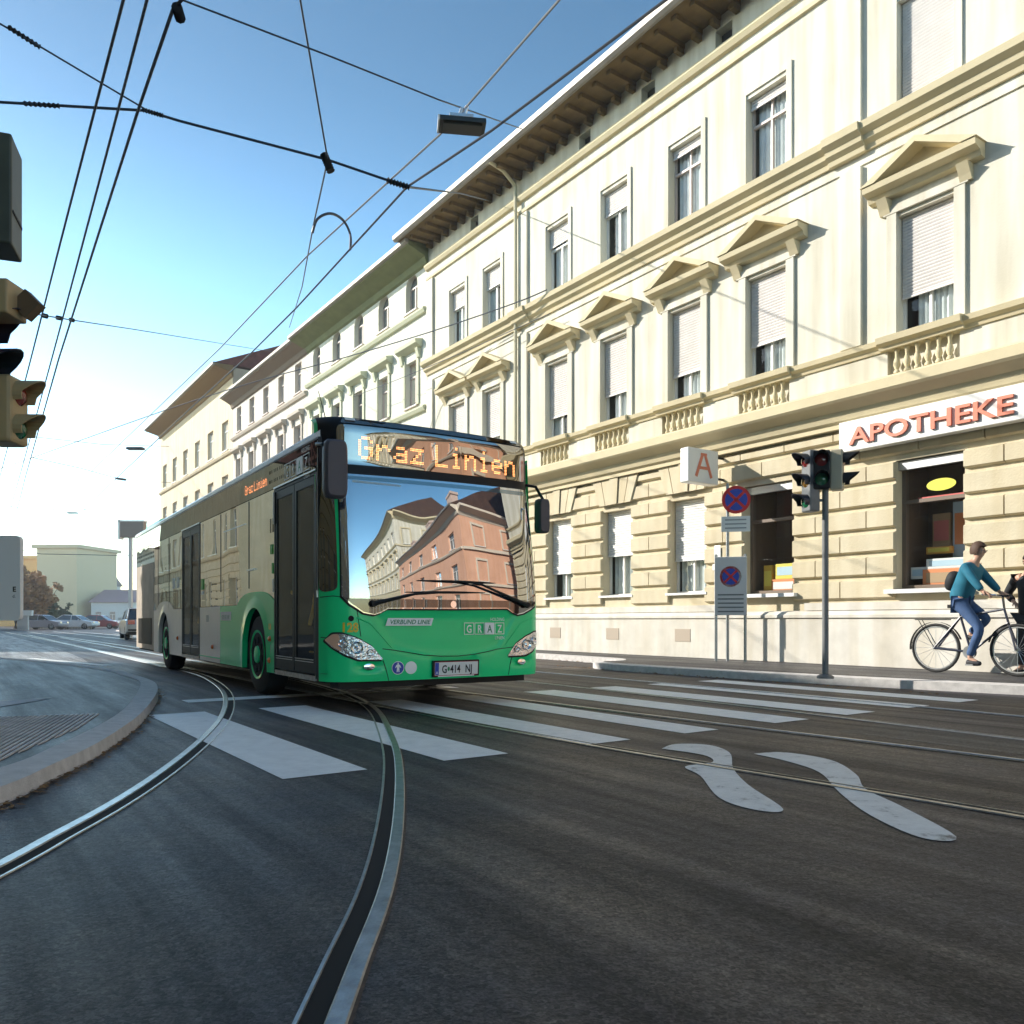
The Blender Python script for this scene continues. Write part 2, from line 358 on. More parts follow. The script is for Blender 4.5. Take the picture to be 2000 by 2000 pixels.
inv = [(CS * p.x + SN * p.y, -SN * p.x + CS * p.y) for p in a]
kerbed('pavement', line[:-1] + inv, .12, [(13.3, -1.5), (13.3, 75)])
kerbed('pavement', [(11.3, -9.0), (11.3, -70)], .12, [(13.3, -70), (13.3, -9.0)])

# crosswalk, stop line, arrows, lane lines
def nt_quad(b, n0, n1, t0, t1, z=.004, sk=0): b.add([W(n0, t0, z), W(n1, t0, z), W(n1 + sk, t1, z), W(n0 + sk, t1, z)], [(0, 1, 2, 3)])
for n0, n1 in ((1.55, 2.07), (2.6, 3.1), (3.8, 4.22), (4.8, 5.2), (5.93, 6.42), (7.0, 7.48), (8.08, 8.5), (9.1, 9.55)):
    b = MB(); M_ = 10
    for k in range(M_):
        nt_quad(b, n0 + random.uniform(-.008, .008), n1 + random.uniform(-.008, .008), 4.5 + 3.8 * k / M_, 4.5 + 3.8 * (k + 1) / M_)
    b = MB(); nt_quad(b, n0, n1, 4.5, 8.28)
    tag(b.build('crosswalk_marking', M_PAINT), kind='structure')
b = MB(); nt_quad(b, 2.15, 5.6, 9.28, 9.62); tag(b.build('stop_line', M_PAINT), kind='structure')
A_ = [(1292, 1462), (1320, 1453), (1385, 1455), (1425, 1470), (1432, 1500), (1462, 1533), (1530, 1580), (1478, 1582), (1405, 1558), (1368, 1515), (1338, 1497), (1392, 1488), (1372, 1474)]
B_ = [(1472, 1472), (1530, 1469), (1622, 1484), (1672, 1512), (1690, 1540), (1760, 1574), (1868, 1634), (1800, 1636), (1700, 1592), (1640, 1548), (1600, 1508), (1535, 1486)]
for P_ in (A_, B_):
    Q_ = smooth_pts([G(u, v, .004) for u, v in P_ + P_[:1]], 5)[:-1]
    b = MB(); b.add(Q_, [tuple(range(len(Q_)))]); tag(b.build('lane_arrow_marking', M_PAINT2), kind='structure')
b = MB()
for p, q2 in (((150, 1262), (322, 1302)), ((60, 1286), (210, 1300))):
    a0, a1 = G(*p), G(*q2); d = (a1 - a0).normalized(); nn = Vector((-d.y, d.x, 0)) * .1
    b.add([(k.x, k.y, .004) for k in (a0 - nn, a1 - nn, a1 + nn, a0 + nn)], [(0, 1, 2, 3)])
tag(b.build('lane_line', M_PAINT2), kind='structure')
b = MB(); nt_quad(b, 9.05, 9.17, -12, 3.6); nt_quad(b, 9.05, 9.17, 13, 60); tag(b.build('lane_line', M_PAINT2), kind='structure')
# asphalt patches
M_PATCH = asphalt('asphalt_patch', (.05, .052, .058), (.06, .058, .056))
b = MB(); nt_quad(b, 5.9, 6.75, -4, 3.9, .002); tag(b.build('road_patch', M_PATCH), kind='structure')

# grooved tram rails
def rail(pts, label, flip=False, k=6, w=1.0):
    p = smooth_pts([(x, y, 0) for x, y in pts], k)
    for _ in range(14): p = [p[0]] + [p[i] * .5 + (p[i - 1] + p[i + 1]) * .25 for i in range(1, len(p) - 1)] + [p[-1]]
    s = -1 if flip else 1
    # profile offsets across, from the head side to the guard lip
    heads = [(-.068, .003), (-.064, .009), (-.020, .009), (-.015, .004)]
    groove = [(-.015, .0035), (.042, .0035)]
    lip = [(.042, .004), (.044, .008), (.054, .008), (.056, .003)]
    rust = [(-.078, .0025), (-.068, .0028)]
    rust2 = [(.050, .0028), (.07, .0025)]
    root = thing('tram_rail', label, 'tram rail', (p[0].x, p[0].y, 0), group='tram rails in the road')
    def sweep(prof, m, name):
        b = MB(); n = len(prof)
        for i, q in enumerate(p):
            t = (p[min(i + 1, len(p) - 1)] - p[max(i - 1, 0)]).normalized(); nn = Vector((t.y, -t.x, 0)) * s * w
            b.v += [Vector((q.x + nn.x * o - p[0].x, q.y + nn.y * o - p[0].y, z)) for o, z in prof]
        b.f = [(i * n + j, i * n + j + 1, (i + 1) * n + j + 1, (i + 1) * n + j) for i in range(len(p) - 1) for j in range(n - 1)]
        return b.build(name, m, root, smooth=True)
    sweep(heads, M_STEEL, 'rail_head'); sweep(groove, M_GROOVE, 'flange_groove'); sweep(lip, M_STEEL, 'guard_lip')
    sweep(rust, M_RUST, 'rusty_foot')
    return root
c1 = [(0, 1705), (103, 1643), (207, 1589), (311, 1522), (373, 1473), (409, 1441), (440, 1405), (450, 1374), (443, 1348), (414, 1328), (388, 1316)]
c2 = [(621, 2000), (673, 1871), (714, 1783), (745, 1690), (763, 1586), (767, 1498), (761, 1457), (745, 1416), (730, 1385)]
l1 = [(-1.7, -8), (-1.78, -2), (-1.82, 1)] + [tuple(G(u, v)[:2]) for u, v in c1]
last = Vector(l1[-1]); 
l1 += [(last.x - .56 * k, last.y + .83 * k) for k in (3, 8, 20, 45)]
l2 = [(-.36, -8), (-.38, -2), (-.40, 0.4)] + [tuple(G(u, v)[:2]) for u, v in c2]
l2 += [(-2.05, 10.0), (-2.95, 11.7), (-4.05, 13.5), (-5.3, 15.4), (-9.8, 22), (-24, 43)]
rail(l1, 'curved tram rail with shiny head sweeping along the pavement kerb at the left')
rail(l2, 'curved tram rail with wide black groove running from the bottom edge to under the bus', flip=True)
def srail(nn, label, fl):
    rail([tuple(W(n, t)[:2]) for n, t in nn], label, flip=fl, k=6, w=.8)
srail([(4.9, -14), (4.35, -4), (4.08, 1.72), (3.86, 3.5), (3.72, 6.5), (3.70, 12), (3.70, 30), (3.7, 75)], 'straight tram rail crossing the curved arrow markings, nearest of those on the right', False)
srail([(6.6, -14), (5.95, -4), (5.67, 1.9), (5.55, 3.7), (5.28, 7.5), (5.14, 12), (5.14, 30), (5.14, 75)], 'straight tram rail just beyond the curved arrow markings on the right', True)
srail([(6.1, -14), (6.3, -4), (6.58, 2.0), (6.8, 4.4), (6.95, 7.5), (6.98, 12), (6.98, 30), (6.98, 75)], 'straight tram rail, third from the camera on the right side of the road', False)
srail([(7.7, -14), (7.95, -4), (8.1, 2.0), (8.3, 4.4), (8.4, 7.5), (8.42, 12), (8.42, 30), (8.42, 75)], 'straight tram rail farthest across, nearest the right hand pavement', True)

# ---------------------------------------------------------------- buildings
def grid_wall(b, x0, x1, z0, z1, ops, y=0, rev=.25):
    xs = sorted({x0, x1} | {o[0] for o in ops if x0 < o[0] < x1} | {o[1] for o in ops if x0 < o[1] < x1})
    zs = sorted({z0, z1} | {o[2] for o in ops if z0 < o[2] < z1} | {o[3] for o in ops if z0 < o[3] < z1})
    for i in range(len(xs) - 1):
        for j in range(len(zs) - 1):
            cx, cz = (xs[i] + xs[i + 1]) / 2, (zs[j] + zs[j + 1]) / 2
            if any(o[0] < cx < o[1] and o[2] < cz < o[3] for o in ops): continue
            b.quad((xs[i], y, zs[j]), (xs[i + 1], y, zs[j]), (xs[i + 1], y, zs[j + 1]), (xs[i], y, zs[j + 1]))
    for o in ops:
        a, c, d, e = o[:4]
        if c <= x0 or a >= x1 or e <= z0 or d >= z1: continue
        d2, e2 = max(d, z0), min(e, z1)
        b.quad((a, y, d2), (a, y + rev, d2), (a, y + rev, e2), (a, y, e2)); b.quad((c, y, d2), (c, y, e2), (c, y + rev, e2), (c, y + rev, d2))
        if e <= z1: b.quad((a, y, e), (a, y + rev, e), (c, y + rev, e), (c, y, e))
        if d >= z0: b.quad((a, y, d), (c, y, d), (c, y + rev, d), (a, y + rev, d))
        if len(o) > 4 and o[4] == 'arch':
            r = (c - a) / 2; cx = (a + c) / 2; zc = e - r; K = 8
            for sgn in (-1, 1):
                arc = [(cx + sgn * r * math.cos(math.pi / 2 * k / K), zc + r * math.sin(math.pi / 2 * k / K)) for k in range(K + 1)]
                cor = (cx + sgn * r, e)
                for k in range(K):
                    b.add([(cor[0], y, cor[1]), (arc[k][0], y, arc[k][1]), (arc[k + 1][0], y, arc[k + 1][1])], [(0, 1, 2)])
                    b.quad((arc[k][0], y, arc[k][1]), (arc[k + 1][0], y, arc[k + 1][1]), (arc[k + 1][0], y + rev, arc[k + 1][1]), (arc[k][0], y + rev, arc[k][1]))

def window(root, x0, x1, z0, z1, y=0, rev=.22, shut=0, curtain='full', frame=None, transom=.68, sill=True, slat=.055, shutm=None, dark=False, simple=False):
    frame = frame or M_FRAMEW; w_, h_ = x1 - x0, z1 - z0; ft = .04
    b = MB(); Y = y + rev - .05
    b.box(x0, x0 + ft, Y, Y + .06, z0, z1); b.box(x1 - ft, x1, Y, Y + .06, z0, z1)
    b.box(x0 + ft, x1 - ft, Y, Y + .06, z0, z0 + ft); b.box(x0 + ft, x1 - ft, Y, Y + .06, z1 - ft, z1)
    cx = (x0 + x1) / 2; zt = z0 + h_ * transom
    b.box(cx - .022, cx + .022, Y - .01, Y + .05, z0 + ft, zt); b.box(x0 + ft, x1 - ft, Y - .015, Y + .05, zt, zt + .05)
    if not simple: b.box(cx - .02, cx + .02, Y, Y + .04, zt + .05, z1 - ft)
    f = b.build('window', frame, root)
    if simple:
        b = MB(); b.quad((x0, Y + .03, z0), (x1, Y + .03, z0), (x1, Y + .03, z1), (x0, Y + .03, z1)); b.build('pane', M_FARGLASS, f)
    else:
        b = MB(); b.quad((x0, Y + .03, z0), (x1, Y + .03, z0), (x1, Y + .03, z1), (x0, Y + .03, z1)); b.build('pane', M_WING, f)
        # curtain: gathered cloth
        b = MB(); K = 26; segs = []
        if curtain == 'full': segs = [(x0 + .10, x1 - .03)]
        elif curtain == 'part': segs = [(x0 + w_ * .24, x1 - .03)]
        elif curtain == 'split': segs = [(x0 + .03, x0 + w_ * .36), (x1 - w_ * .36, x1 - .03)]
        for a, c in segs:
            for k in range(K):
                xa, xb = a + (c - a) * k / K, a + (c - a) * (k + 1) / K
                ya = Y + .08 + .02 * math.sin(k * 1.7 + x0); yb = Y + .08 + .02 * math.sin((k + 1) * 1.7 + x0)
                b.quad((xa, ya, z0 + .02), (xb, yb, z0 + .02), (xb, yb, z1 - .03), (xa, ya, z1 - .03))
        if segs: b.build('curtain', M_CURT, f, smooth=True)
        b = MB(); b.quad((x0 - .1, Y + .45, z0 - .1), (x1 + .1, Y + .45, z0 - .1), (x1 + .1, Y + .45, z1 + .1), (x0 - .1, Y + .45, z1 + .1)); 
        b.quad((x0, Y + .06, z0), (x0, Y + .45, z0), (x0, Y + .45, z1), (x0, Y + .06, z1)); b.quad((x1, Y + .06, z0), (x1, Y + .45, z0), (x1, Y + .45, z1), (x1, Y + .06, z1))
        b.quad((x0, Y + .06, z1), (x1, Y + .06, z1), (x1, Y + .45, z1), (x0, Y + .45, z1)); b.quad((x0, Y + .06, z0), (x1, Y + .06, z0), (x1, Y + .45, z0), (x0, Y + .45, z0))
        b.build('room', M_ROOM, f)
    if shut > 0:
        zb = z1 - h_ * shut; b = MB(); n = max(3, int((z1 - zb) / slat)); sy = Y - .05
        for k in range(n):
            za = zb + (z1 - zb) * k / n; zc = zb + (z1 - zb) * (k + 1) / n
            b.quad((x0 + .02, sy, za), (x1 - .02, sy, za), (x1 - .02, sy - .012, za + (zc - za) * .55), (x0 + .02, sy - .012, za + (zc - za) * .55))
            b.quad((x0 + .02, sy - .012, za + (zc - za) * .55), (x1 - .02, sy - .012, za + (zc - za) * .55), (x1 - .02, sy + .006, zc), (x0 + .02, sy + .006, zc))
        b.box(x0 + .02, x1 - .02, sy - .02, sy + .01, zb - .03, zb - .001)
        b.build('shutter', shutm or M_SHUT, f)
    if sill:
        b = MB(); b.box(x0 - .07, x1 + .07, y - .09, y + rev - .051, z0 - .05, z0 - .001); b.build('sill', M_WHITE if sill == 'w' else frame, f)
    return f
M_FARGLASS = dark_glass('far_window_glass', (.16, .17, .17), 1.5, fmin=.08)

def moulding(b, x0, x1, prof, ends=True):
    """prof: (y,z) closed outline extruded along x"""
    b.extrude(prof, 'x', x0, x1)
def cornice_prof(y, z0, z1, out):
    h = z1 - z0
    return [(y + .02, z0), (y - out * .25, z0), (y - out * .25, z0 + h * .2), (y - out * .45, z0 + h * .3), (y - out * .55, z0 + h * .5), (y - out * .9, z0 + h * .58), (y - out, z0 + h * .7), (y - out, z1 - h * .06), (y - out * .9, z1), (y + .02, z1 + .02)]

M_CREAM = mat('cream_stucco', (.68, .655, .56), .85, var=.06, vscale=1.2, bump=.12, bscale=30, streak=.26)
M_CREAM2 = mat('cream_ornament', (.60, .52, .34), .85, var=.08, vscale=2, bump=.1, bscale=30)
M_OCHRE = mat('ochre_rustication', (.62, .55, .40), .88, var=.10, vscale=1.5, bump=.25, bscale=35, streak=.12)
M_PLINTH = mat('pale_plinth', (.64, .615, .56), .8, var=.12, vscale=2.5, bump=.12, streak=.15)
M_MINT = mat('mint_stucco', (.66, .66, .58), .85, var=.08, vscale=1.2, bump=.1, streak=.12)
M_MINTG = mat('green_eave', (.17, .19, .085), .8, var=.15, vscale=2)
M_ROSE = mat('pale_rose_stucco', (.62, .575, .52), .85, var=.10, vscale=1.2, streak=.15)
M_TAN = mat('tan_stucco', (.60, .52, .38), .85, var=.10, vscale=1.0, streak=.12)
M_ROOF = mat('red_tiles', (.15, .045, .035), .85, var=.35, vscale=4, bump=.5, bscale=12)
M_ROOFB = mat('brown_tiles', (.07, .035, .022), .85, var=.35, vscale=4, bump=.5, bscale=12)
M_SOFFIT = mat('painted_soffit', (.15, .095, .028), .85, var=.35, vscale=1.2, stretch=(.3, 2, 2))
M_GUTTER = mat('zinc_gutter', (.26, .24, .21), .5, metal=.3, var=.2)
M_PINK = mat('pink_stucco', (.74, .43, .30), .85, var=.08, vscale=1.2, streak=.1)

# ---- the cream corner building with the pharmacy
TL = 23.6; TR = -1.2
main = thing('apartment_building', 'cream three storey building with gabled window heads and a pharmacy in its rusticated ground floor', 'building', W(13, TL), STREET)
X = lambda t: TL - t
XL = TL - TR
cent = [21.65, 19.7, 16.62, 14.42, 12.17, 10.06, 6.95, 4.3, 1.6]
w2, w1, w0 = [], [], []
for c in cent:
    x = X(c); hw = .47
    w2.append((x - hw, x + hw, 9.48, 11.22)); w1.append((x - hw, x + hw, 5.66, 7.64))
g_cent = [21.6, 19.65, 16.58, 14.38, 12.15]
for c in g_cent: w0.append((X(c) - .52, X(c) + .52, 1.5, 3.52))
shops = [(X(10.06) - .58, X(10.06) + .58, 1.42, 3.56), (X(6.92) - .56, X(6.92) + .56, 1.42, 3.58)]
g_r = [(X(3.4) - .55, X(3.4) + .55, .25, 3.3), (X(.9) - .5, X(.9) + .5, 1.5, 3.52)]
attic = [(X((cent[i] + cent[i + 1]) / 2) - .22, X((cent[i] + cent[i + 1]) / 2) + .22, 12.72, 13.05) for i in range(len(cent) - 1) if i != 1]
vent = [(X(c) - .22, X(c) + .22, .45, .72) for c in g_cent]
b = MB(); grid_wall(b, 0, XL, 4.3, 13.35, w2 + w1 + attic)
b.quad((0, 0, 0), (0, 12, 0), (0, 12, 13.35), (0, 0, 13.35)); b.quad((XL, 0, 0), (XL, 12, 0), (XL, 12, 13.35), (XL, 0, 13.35)); b.quad((0, 12, 0), (XL, 12, 0), (XL, 12, 13.35), (0, 12, 13.35))
b.build('wall', M_CREAM, main)
b = MB(); grid_wall(b, 0, XL, .0, 4.3, w0 + shops + g_r, y=.06, rev=.28); b.build('ground_floor_wall', M_OCHRE, main)
# rusticated courses
b = MB(); zs = [1.24 + .4 * k for k in range(0, 8)]
ops = sorted([(o[0], o[1], o[2], o[3]) for o in w0 + shops + g_r])
for k in range(len(zs)):
    za = zs[k] + .035; zb = (zs[k + 1] if k + 1 < len(zs) else 4.28) - .035
    if k == 5: zb = 3.6 - .03
    if k == 6: za = 3.68
    xs_ = 0.
    solid = []
    for o in ops + [(XL, XL, 0, 0)]:
        blocked = o[0] < XL and o[2] < zb and o[3] > za
        if blocked or o[0] >= XL:
            solid.append((xs_, o[0])); xs_ = o[1]
    for a, c in solid:
        if c - a < .1: continue
        n = max(1, round((c - a) / 1.05)); off = .5 if k % 2 else 0
        cuts = [a] + [a + (c - a) * (j + off) / n for j in range(0 if off else 1, n)] + [c]
        cuts = sorted(set(cuts))
        for p, q_ in zip(cuts, cuts[1:]):
            if q_ - p < .06: continue
            g1 = 0.004
            x0, x1 = p + g1, q_ - g1
            if k >= 6 and q_ - p > 2: pass
            # chamfered block
            y0, y1 = .06, -.015; cmf = .025
            vs = [(x0, y0, za), (x1, y0, za), (x1, y0, zb), (x0, y0, zb), (x0 + cmf * .3, y1, za + cmf), (x1 - cmf * .3, y1, za + cmf), (x1 - cmf * .3, y1, zb - cmf), (x0 + cmf * .3, y1, zb - cmf)]
            b.add(vs, [(4, 5, 6, 7), (0, 1, 5, 4), (1, 2, 6, 5), (2, 3, 7, 6), (3, 0, 4, 7)])
b.build('rusticated_courses', M_OCHRE, main)
# splayed keystones over the ground floor windows
for o in w0:
    cx = (o[0] + o[1]) / 2; b = MB()
    for k in range(-3, 4):
        if k in (-3, 3): continue
        a0 = cx + k * .20; a1 = cx + (k + 1) * .20 if k < 3 else 0
        x0, x1 = cx + (k - .46) * .22, cx + (k + .46) * .22; s_ = 1.45
        X0, X1 = cx + (k - .46) * .22 * s_, cx + (k + .46) * .22 * s_
        pr_ = -.045 if k else -.075
        b.add([(x0, 0, 3.66), (x1, 0, 3.66), (X1, 0, 4.27), (X0, 0, 4.27), (x0, pr_, 3.66), (x1, pr_, 3.66), (X1, pr_, 4.27), (X0, pr_, 4.27)], [(4, 5, 6, 7), (0, 1, 5, 4), (1, 2, 6, 5), (2, 3, 7, 6), (3, 0, 4, 7)])
    b.build('keystone_fan', M_OCHRE, main)
b = MB(); 
b.box(0, XL, -.10, .05, 0, .95); b.extrude([(.0, .95), (-.13, .95), (-.13, 1.0), (-.08, 1.06), (0, 1.08)], 'x', 0, XL)
for i in range(len(ops) + 1):
    pass
b.build('plinth', M_PLINTH, main)
b = MB(); b.box(0, X(10.9), -.03, .055, 1.085, 1.22); b.box(X(9.2), XL, -.03, .055, 1.085, 1.22); b.build('plinth_course', M_PLINTH, main)
for o in vent: b = MB(); b.box(o[0], o[1], -.108, -.1, o[2], o[3]); b.build('cellar_vent', mat('vent_grille', (.42, .35, .28), .8), main)
# main string course and ledge above the ground floor
b = MB(); b.extrude([(.05, 4.28), (-.10, 4.28), (-.10, 4.36), (-.16, 4.40), (-.20, 4.50), (-.20, 4.55), (-.42, 4.66), (-.46, 4.70), (-.46, 4.86), (-.42, 4.90), (.02, 4.93)], 'x', 0, XL); b.build('ledge', M_CREAM2, main)
b = MB(); b.box(0, XL, -.04, -.001, 4.93, 5.0)
prev = 0.
for o in w1:   # panels between the balustrades
    b.box(prev, o[0] - .12, -.10, -.001, 5.0, 5.40); prev = o[1] + .12
b.box(prev, XL, -.10, -.001, 5.0, 5.40); b.build('parapet_panels', M_CREAM, main)
b = MB(); b.extrude([(.0, 5.40), (-.13, 5.40), (-.15, 5.46), (-.22, 5.50), (-.24, 5.58), (.0, 5.63)], 'x', 0, XL)
for o in w1: b.extrude([(-.001, 5.405), (-.19, 5.405), (-.21, 5.46), (-.29, 5.50), (-.31, 5.60), (-.001, 5.645)], 'x', o[0] - .22, o[1] + .22)
b.build('sill_course', M_CREAM2, main)
for o in w1:
    b = MB(); n = 6
    for k in range(n):
        cx = o[0] - .05 + (o[1] - o[0] + .10) * (k + .5) / n
        b.lathe([(.05, 5.0), (.05, 5.03), (.028, 5.06), (.058, 5.14), (.05, 5.2), (.026, 5.27), (.03, 5.34), (.05, 5.37), (.05, 5.40)], 'z', (cx, -.09, 0), 10)
    b.build('balustrade', M_CREAM2, main, smooth=True)
# second string course
b = MB(); b.extrude([(.02, 8.98), (-.05, 8.98), (-.07, 9.06), (-.15, 9.12), (-.17, 9.20), (-.27, 9.27), (-.29, 9.38), (.02, 9.44)], 'x', 0, XL)
for a in (X(18.1), X(8.3)): b.extrude([(-.001, 8.97), (-.10, 8.97), (-.12, 9.05), (-.20, 9.11), (-.22, 9.19), (-.32, 9.26), (-.34, 9.385), (-.001, 9.445)], 'x', a - .35, a + .35)
b.build('string_course', M_CREAM2, main)
b = MB(); b.box(0, XL, -.03, -.001, 8.78, 8.83); b.build('fine_moulding', M_CREAM, main)
# frieze mouldings and eaves
b = MB(); b.extrude([(.02, 12.1), (-.06, 12.12), (-.06, 12.2), (.02, 12.22)], 'x', 0, XL); b.extrude([(.02, 12.42), (-.08, 12.45), (-.13, 12.54), (-.13, 12.6), (.02, 12.63)], 'x', 0, XL)
b.build('frieze_moulding', M_CREAM2, main)
b = MB()
x = .3
while x < XL:
    b.box(x, x + .13, -.80, -.005, 13.2, 13.3); b.box(x, x + .11, -.22, -.005, 13.08, 13.2); x += .5
b.build('eave_brackets', M_SOFFIT, main)
b = MB(); b.box(-.35, XL + .2, -.92, .0, 13.3, 13.42); b.build('soffit', M_SOFFIT, main)
b = MB(); b.extrude([(-.93, 13.30), (-1.02, 13.28), (-1.08, 13.34), (-1.09, 13.46), (-1.05, 13.46), (-.98, 13.36), (-.93, 13.42)], 'x', -.38, XL + .2)
b.build('gutter', M_GUTTER, main)
b = MB(); b.extrude([(-.92, 13.42), (6, 17.2), (12.3, 13.42)], 'x', -.35, XL + .2); b.build('roof', M_ROOF, main)
# pilaster strips
for t in (18.1, 8.25, 23.35):
    for z0, z1 in ((5.66, 8.76), (9.45, 12.08)): b = MB(); b.box(X(t) - .2, X(t) + .2, -.07, -.001, z0, z1); b.build('pilaster_strip', M_CREAM, main)
b = MB(); b.tube([(X(18.32), -.14, 12.9), (X(18.32), -.14, 4.95)], .05, 8); b.tube([(X(18.32), -.14, 12.9), (X(18.32), -.55, 13.2), (X(18.32), -1.0, 13.3)], .05, 8)
b.build('downpipe', mat('cream_pipe', (.55, .49, .33), .5), main, smooth=True)
for i, o in enumerate(w1):
    # gabled head on consoles
    c = (o[0] + o[1]) / 2; b = MB(); hw = .92
    b.extrude([(-.001, 7.96), (-.12, 7.98), (-.16, 8.06), (-.30, 8.10), (-.32, 8.19), (-.001, 8.2)], 'x', c - hw, c + hw)
    for sg in (-1, 1):
        p0 = (c + sg * hw, 8.2); p1 = (c, 8.62)
        vs = [(c + sg * (hw + .03), -.34, 8.20), (c, -.34, 8.66), (c, -.34, 8.56), (c + sg * (hw - .22), -.34, 8.20)]
        vs2 = [(v[0], -.001, v[2]) for v in vs]
        b.add(vs + vs2, [(0, 1, 2, 3), (0, 4, 5, 1), (3, 2, 6, 7), (1, 5, 6, 2), (0, 3, 7, 4), (4, 7, 6, 5)])
        b.extrude([(-.001, 7.72), (-.06, 7.72), (-.10, 7.80), (-.20, 7.96), (-.001, 7.96)], 'x', c + sg * .66 - .09, c + sg * .66 + .09)
    b.add([(c - hw, -.06, 8.2), (c + hw, -.06, 8.2), (c, -.06, 8.6)], [(0, 1, 2)])
    b.build('window_head', M_CREAM2, main)
    b = MB()
    b.box(o[0] - .17, o[0] - .001, -.05, -.001, 5.65, 7.70); b.box(o[1] + .001, o[1] + .17, -.05, -.001, 5.65, 7.70); b.box(o[0] - .22, o[1] + .22, -.06, -.001, 7.70, 7.83)
    b.build('window_surround', M_CREAM, main)
    window(main, o[0], o[1], o[2], o[3], shut=[.62, .68, .70, .66, .70, .66, .68, .7, .6][i], curtain=['full', 'part', 'split', 'part', 'part', 'part', 'part', 'full', 'full'][i], sill=False)
for i, o in enumerate(w2):
    window(main, o[0], o[1], o[2], o[3], shut=[.30, .30, .26, .30, 0.10, 0.10, 1.0, .5, .3][i] if i != 6 else .985, curtain=['full', 'split', 'full', 'part', 'full', 'full', 'full', 'full', 'full'][i], sill=False, frame=M_FRAME if i in (4, 5) else None)
    b = MB()
    b.box(o[0] - .12, o[0] - .001, -.035, -.001, 9.45, 11.30); b.box(o[1] + .001, o[1] + .12, -.035, -.001, 9.45, 11.30); b.box(o[0] - .12, o[1] + .12, -.035, -.001, 11.30, 11.42)
    b.build('window_surround', M_CREAM, main)
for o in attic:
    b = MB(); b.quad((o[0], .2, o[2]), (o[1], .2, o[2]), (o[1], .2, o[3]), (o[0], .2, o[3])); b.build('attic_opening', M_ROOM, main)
for i, o in enumerate(w0):
    window(main, o[0], o[1], o[2], o[3], y=.06, rev=.26, shut=[.6, .6, .68, .52, .64][i], curtain=['full', 'full', 'part', 'full', 'full'][i], sill='w', shutm=M_SHUTW)
for i, o in enumerate(shops + g_r):
    a, c, d, e = o
    if i == 2:
        b = MB(); b.box(a, c, .30, .36, d, e); dd = b.build('door', mat('brown_door', (.10, .055, .03), .5, var=.3), main); b = MB(); b.box(a + .1, c - .1, .27, .30, 1.6, e - .2); b.build('pane', M_FARGLASS, dd)
        b = MB(); b.box(a + .12, a + .16, .2, .3, 1.1, 1.3); b.build('handle', M_METAL, dd); continue
    if i == 3: window(main, a, c, d, e, y=.06, rev=.26, shut=.5, sill='w', shutm=M_SHUTW); continue
    # shop window: brown frame, clear pane, display behind
    b = MB(); Y = .30; M_SF = mat('shop_frame', (.16, .12, .09), .5)
    for x0, x1, z0, z1 in ((a, a + .07, d, e), (c - .07, c, d, e), (a + .07, c - .07, d, d + .07), (a + .07, c - .07, e - .12, e), (a + .07, c - .07, e - .72, e - .66)): b.box(x0, x1, Y - .06, Y + .04, z0, z1)
    f = b.build('shop_window', M_SF, main)
    b = MB(); b.box(a, c, .12, .22, e - .16, e - .02); b.build('awning_box', M_ALU, f)
    b = MB(); b.quad((a, Y + .005, d), (c, Y + .005, d), (c, Y + .005, e), (a, Y + .005, e)); b.build('pane', M_WING, f)
    b = MB(); b.box(a - .12, c + .12, -.12, Y - .07, d - .07, d - .001); b.build('sill', M_WHITE, f)
    b = MB(); b.box(a + .0, c - .0, Y + .05, Y + .78, d - .25, d + .03); b.build('display_floor', M_PLINTH, f)
    b = MB(); b.quad((a - .6, Y + .80, d - .3), (c + .6, Y + .80, d - .3), (c + .6, Y + .80, e + .1), (a - .6, Y + .80, e + .1)); b.quad((a, Y + .05, e), (c, Y + .05, e), (c, Y + .80, e), (a, Y + .80, e))
    b.quad((a - .02, Y + .05, d), (a - .02, Y + .80, d), (a - .02, Y + .80, e), (a - .02, Y + .05, e)); b.quad((c + .02, Y + .05, d), (c + .02, Y + .80, d), (c + .02, Y + .80, e), (c + .02, Y + .05, e))
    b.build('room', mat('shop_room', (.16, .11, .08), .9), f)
main_shop = [(o, main.matrix_basis) for o in shops]

# things in the shop windows (own objects)
def MLOC(x, y, z): return W(13, TL) + Vector((SN * x, -CS * x, 0)) + Vector((CS * y, SN * y, 0)) + Vector((0, 0, z))
def carton(x, y, z, w_, d_, h_, m, label, m2=None, rz=0, cat='box', name='display_box'):
    r = thing(name, label, cat, MLOC(x, y, z), STREET + rz)
    b = MB(); b.box(-w_ / 2, w_ / 2, -d_ / 2, d_ / 2, 0, h_); b.build('carton', m, r, bevel=.008)
    b = MB(); b.box(-w_ * .42, w_ * .42, -d_ / 2 - .004, -d_ / 2 - .001, h_ * .25, h_ * .8); b.build('printed_label', m2 or M_WHITE, r)
    return r
m_o = mat('orange_card', (.72, .25, .10), .6); m_y = mat('yellow_card', (.75, .62, .10), .6); m_p = mat('pink_card', (.62, .20, .20), .6); m_t = mat('tan_card', (.45, .30, .18), .7); m_lb = mat('pale_blue_card', (.45, .60, .72), .6)
s1, s2 = shops
c1_, c2_ = (s1[0] + s1[1]) / 2, (s2[0] + s2[1]) / 2
carton(c1_ + .1, .50, 1.45, .55, .25, .26, m_o, 'orange display box on the floor of the smaller pharmacy window', M_WHITE)
carton(c1_ + .15, .50, 1.712, .50, .2, .30, m_y, 'pale yellow display box on the orange box in the smaller pharmacy window', m_lb)
carton(c1_ - .28, .50, 1.45, .2, .2, .55, mat('ochre_card', (.66, .40, .05), .6), 'narrow ochre display box left of the orange box in the smaller pharmacy window', m_y)
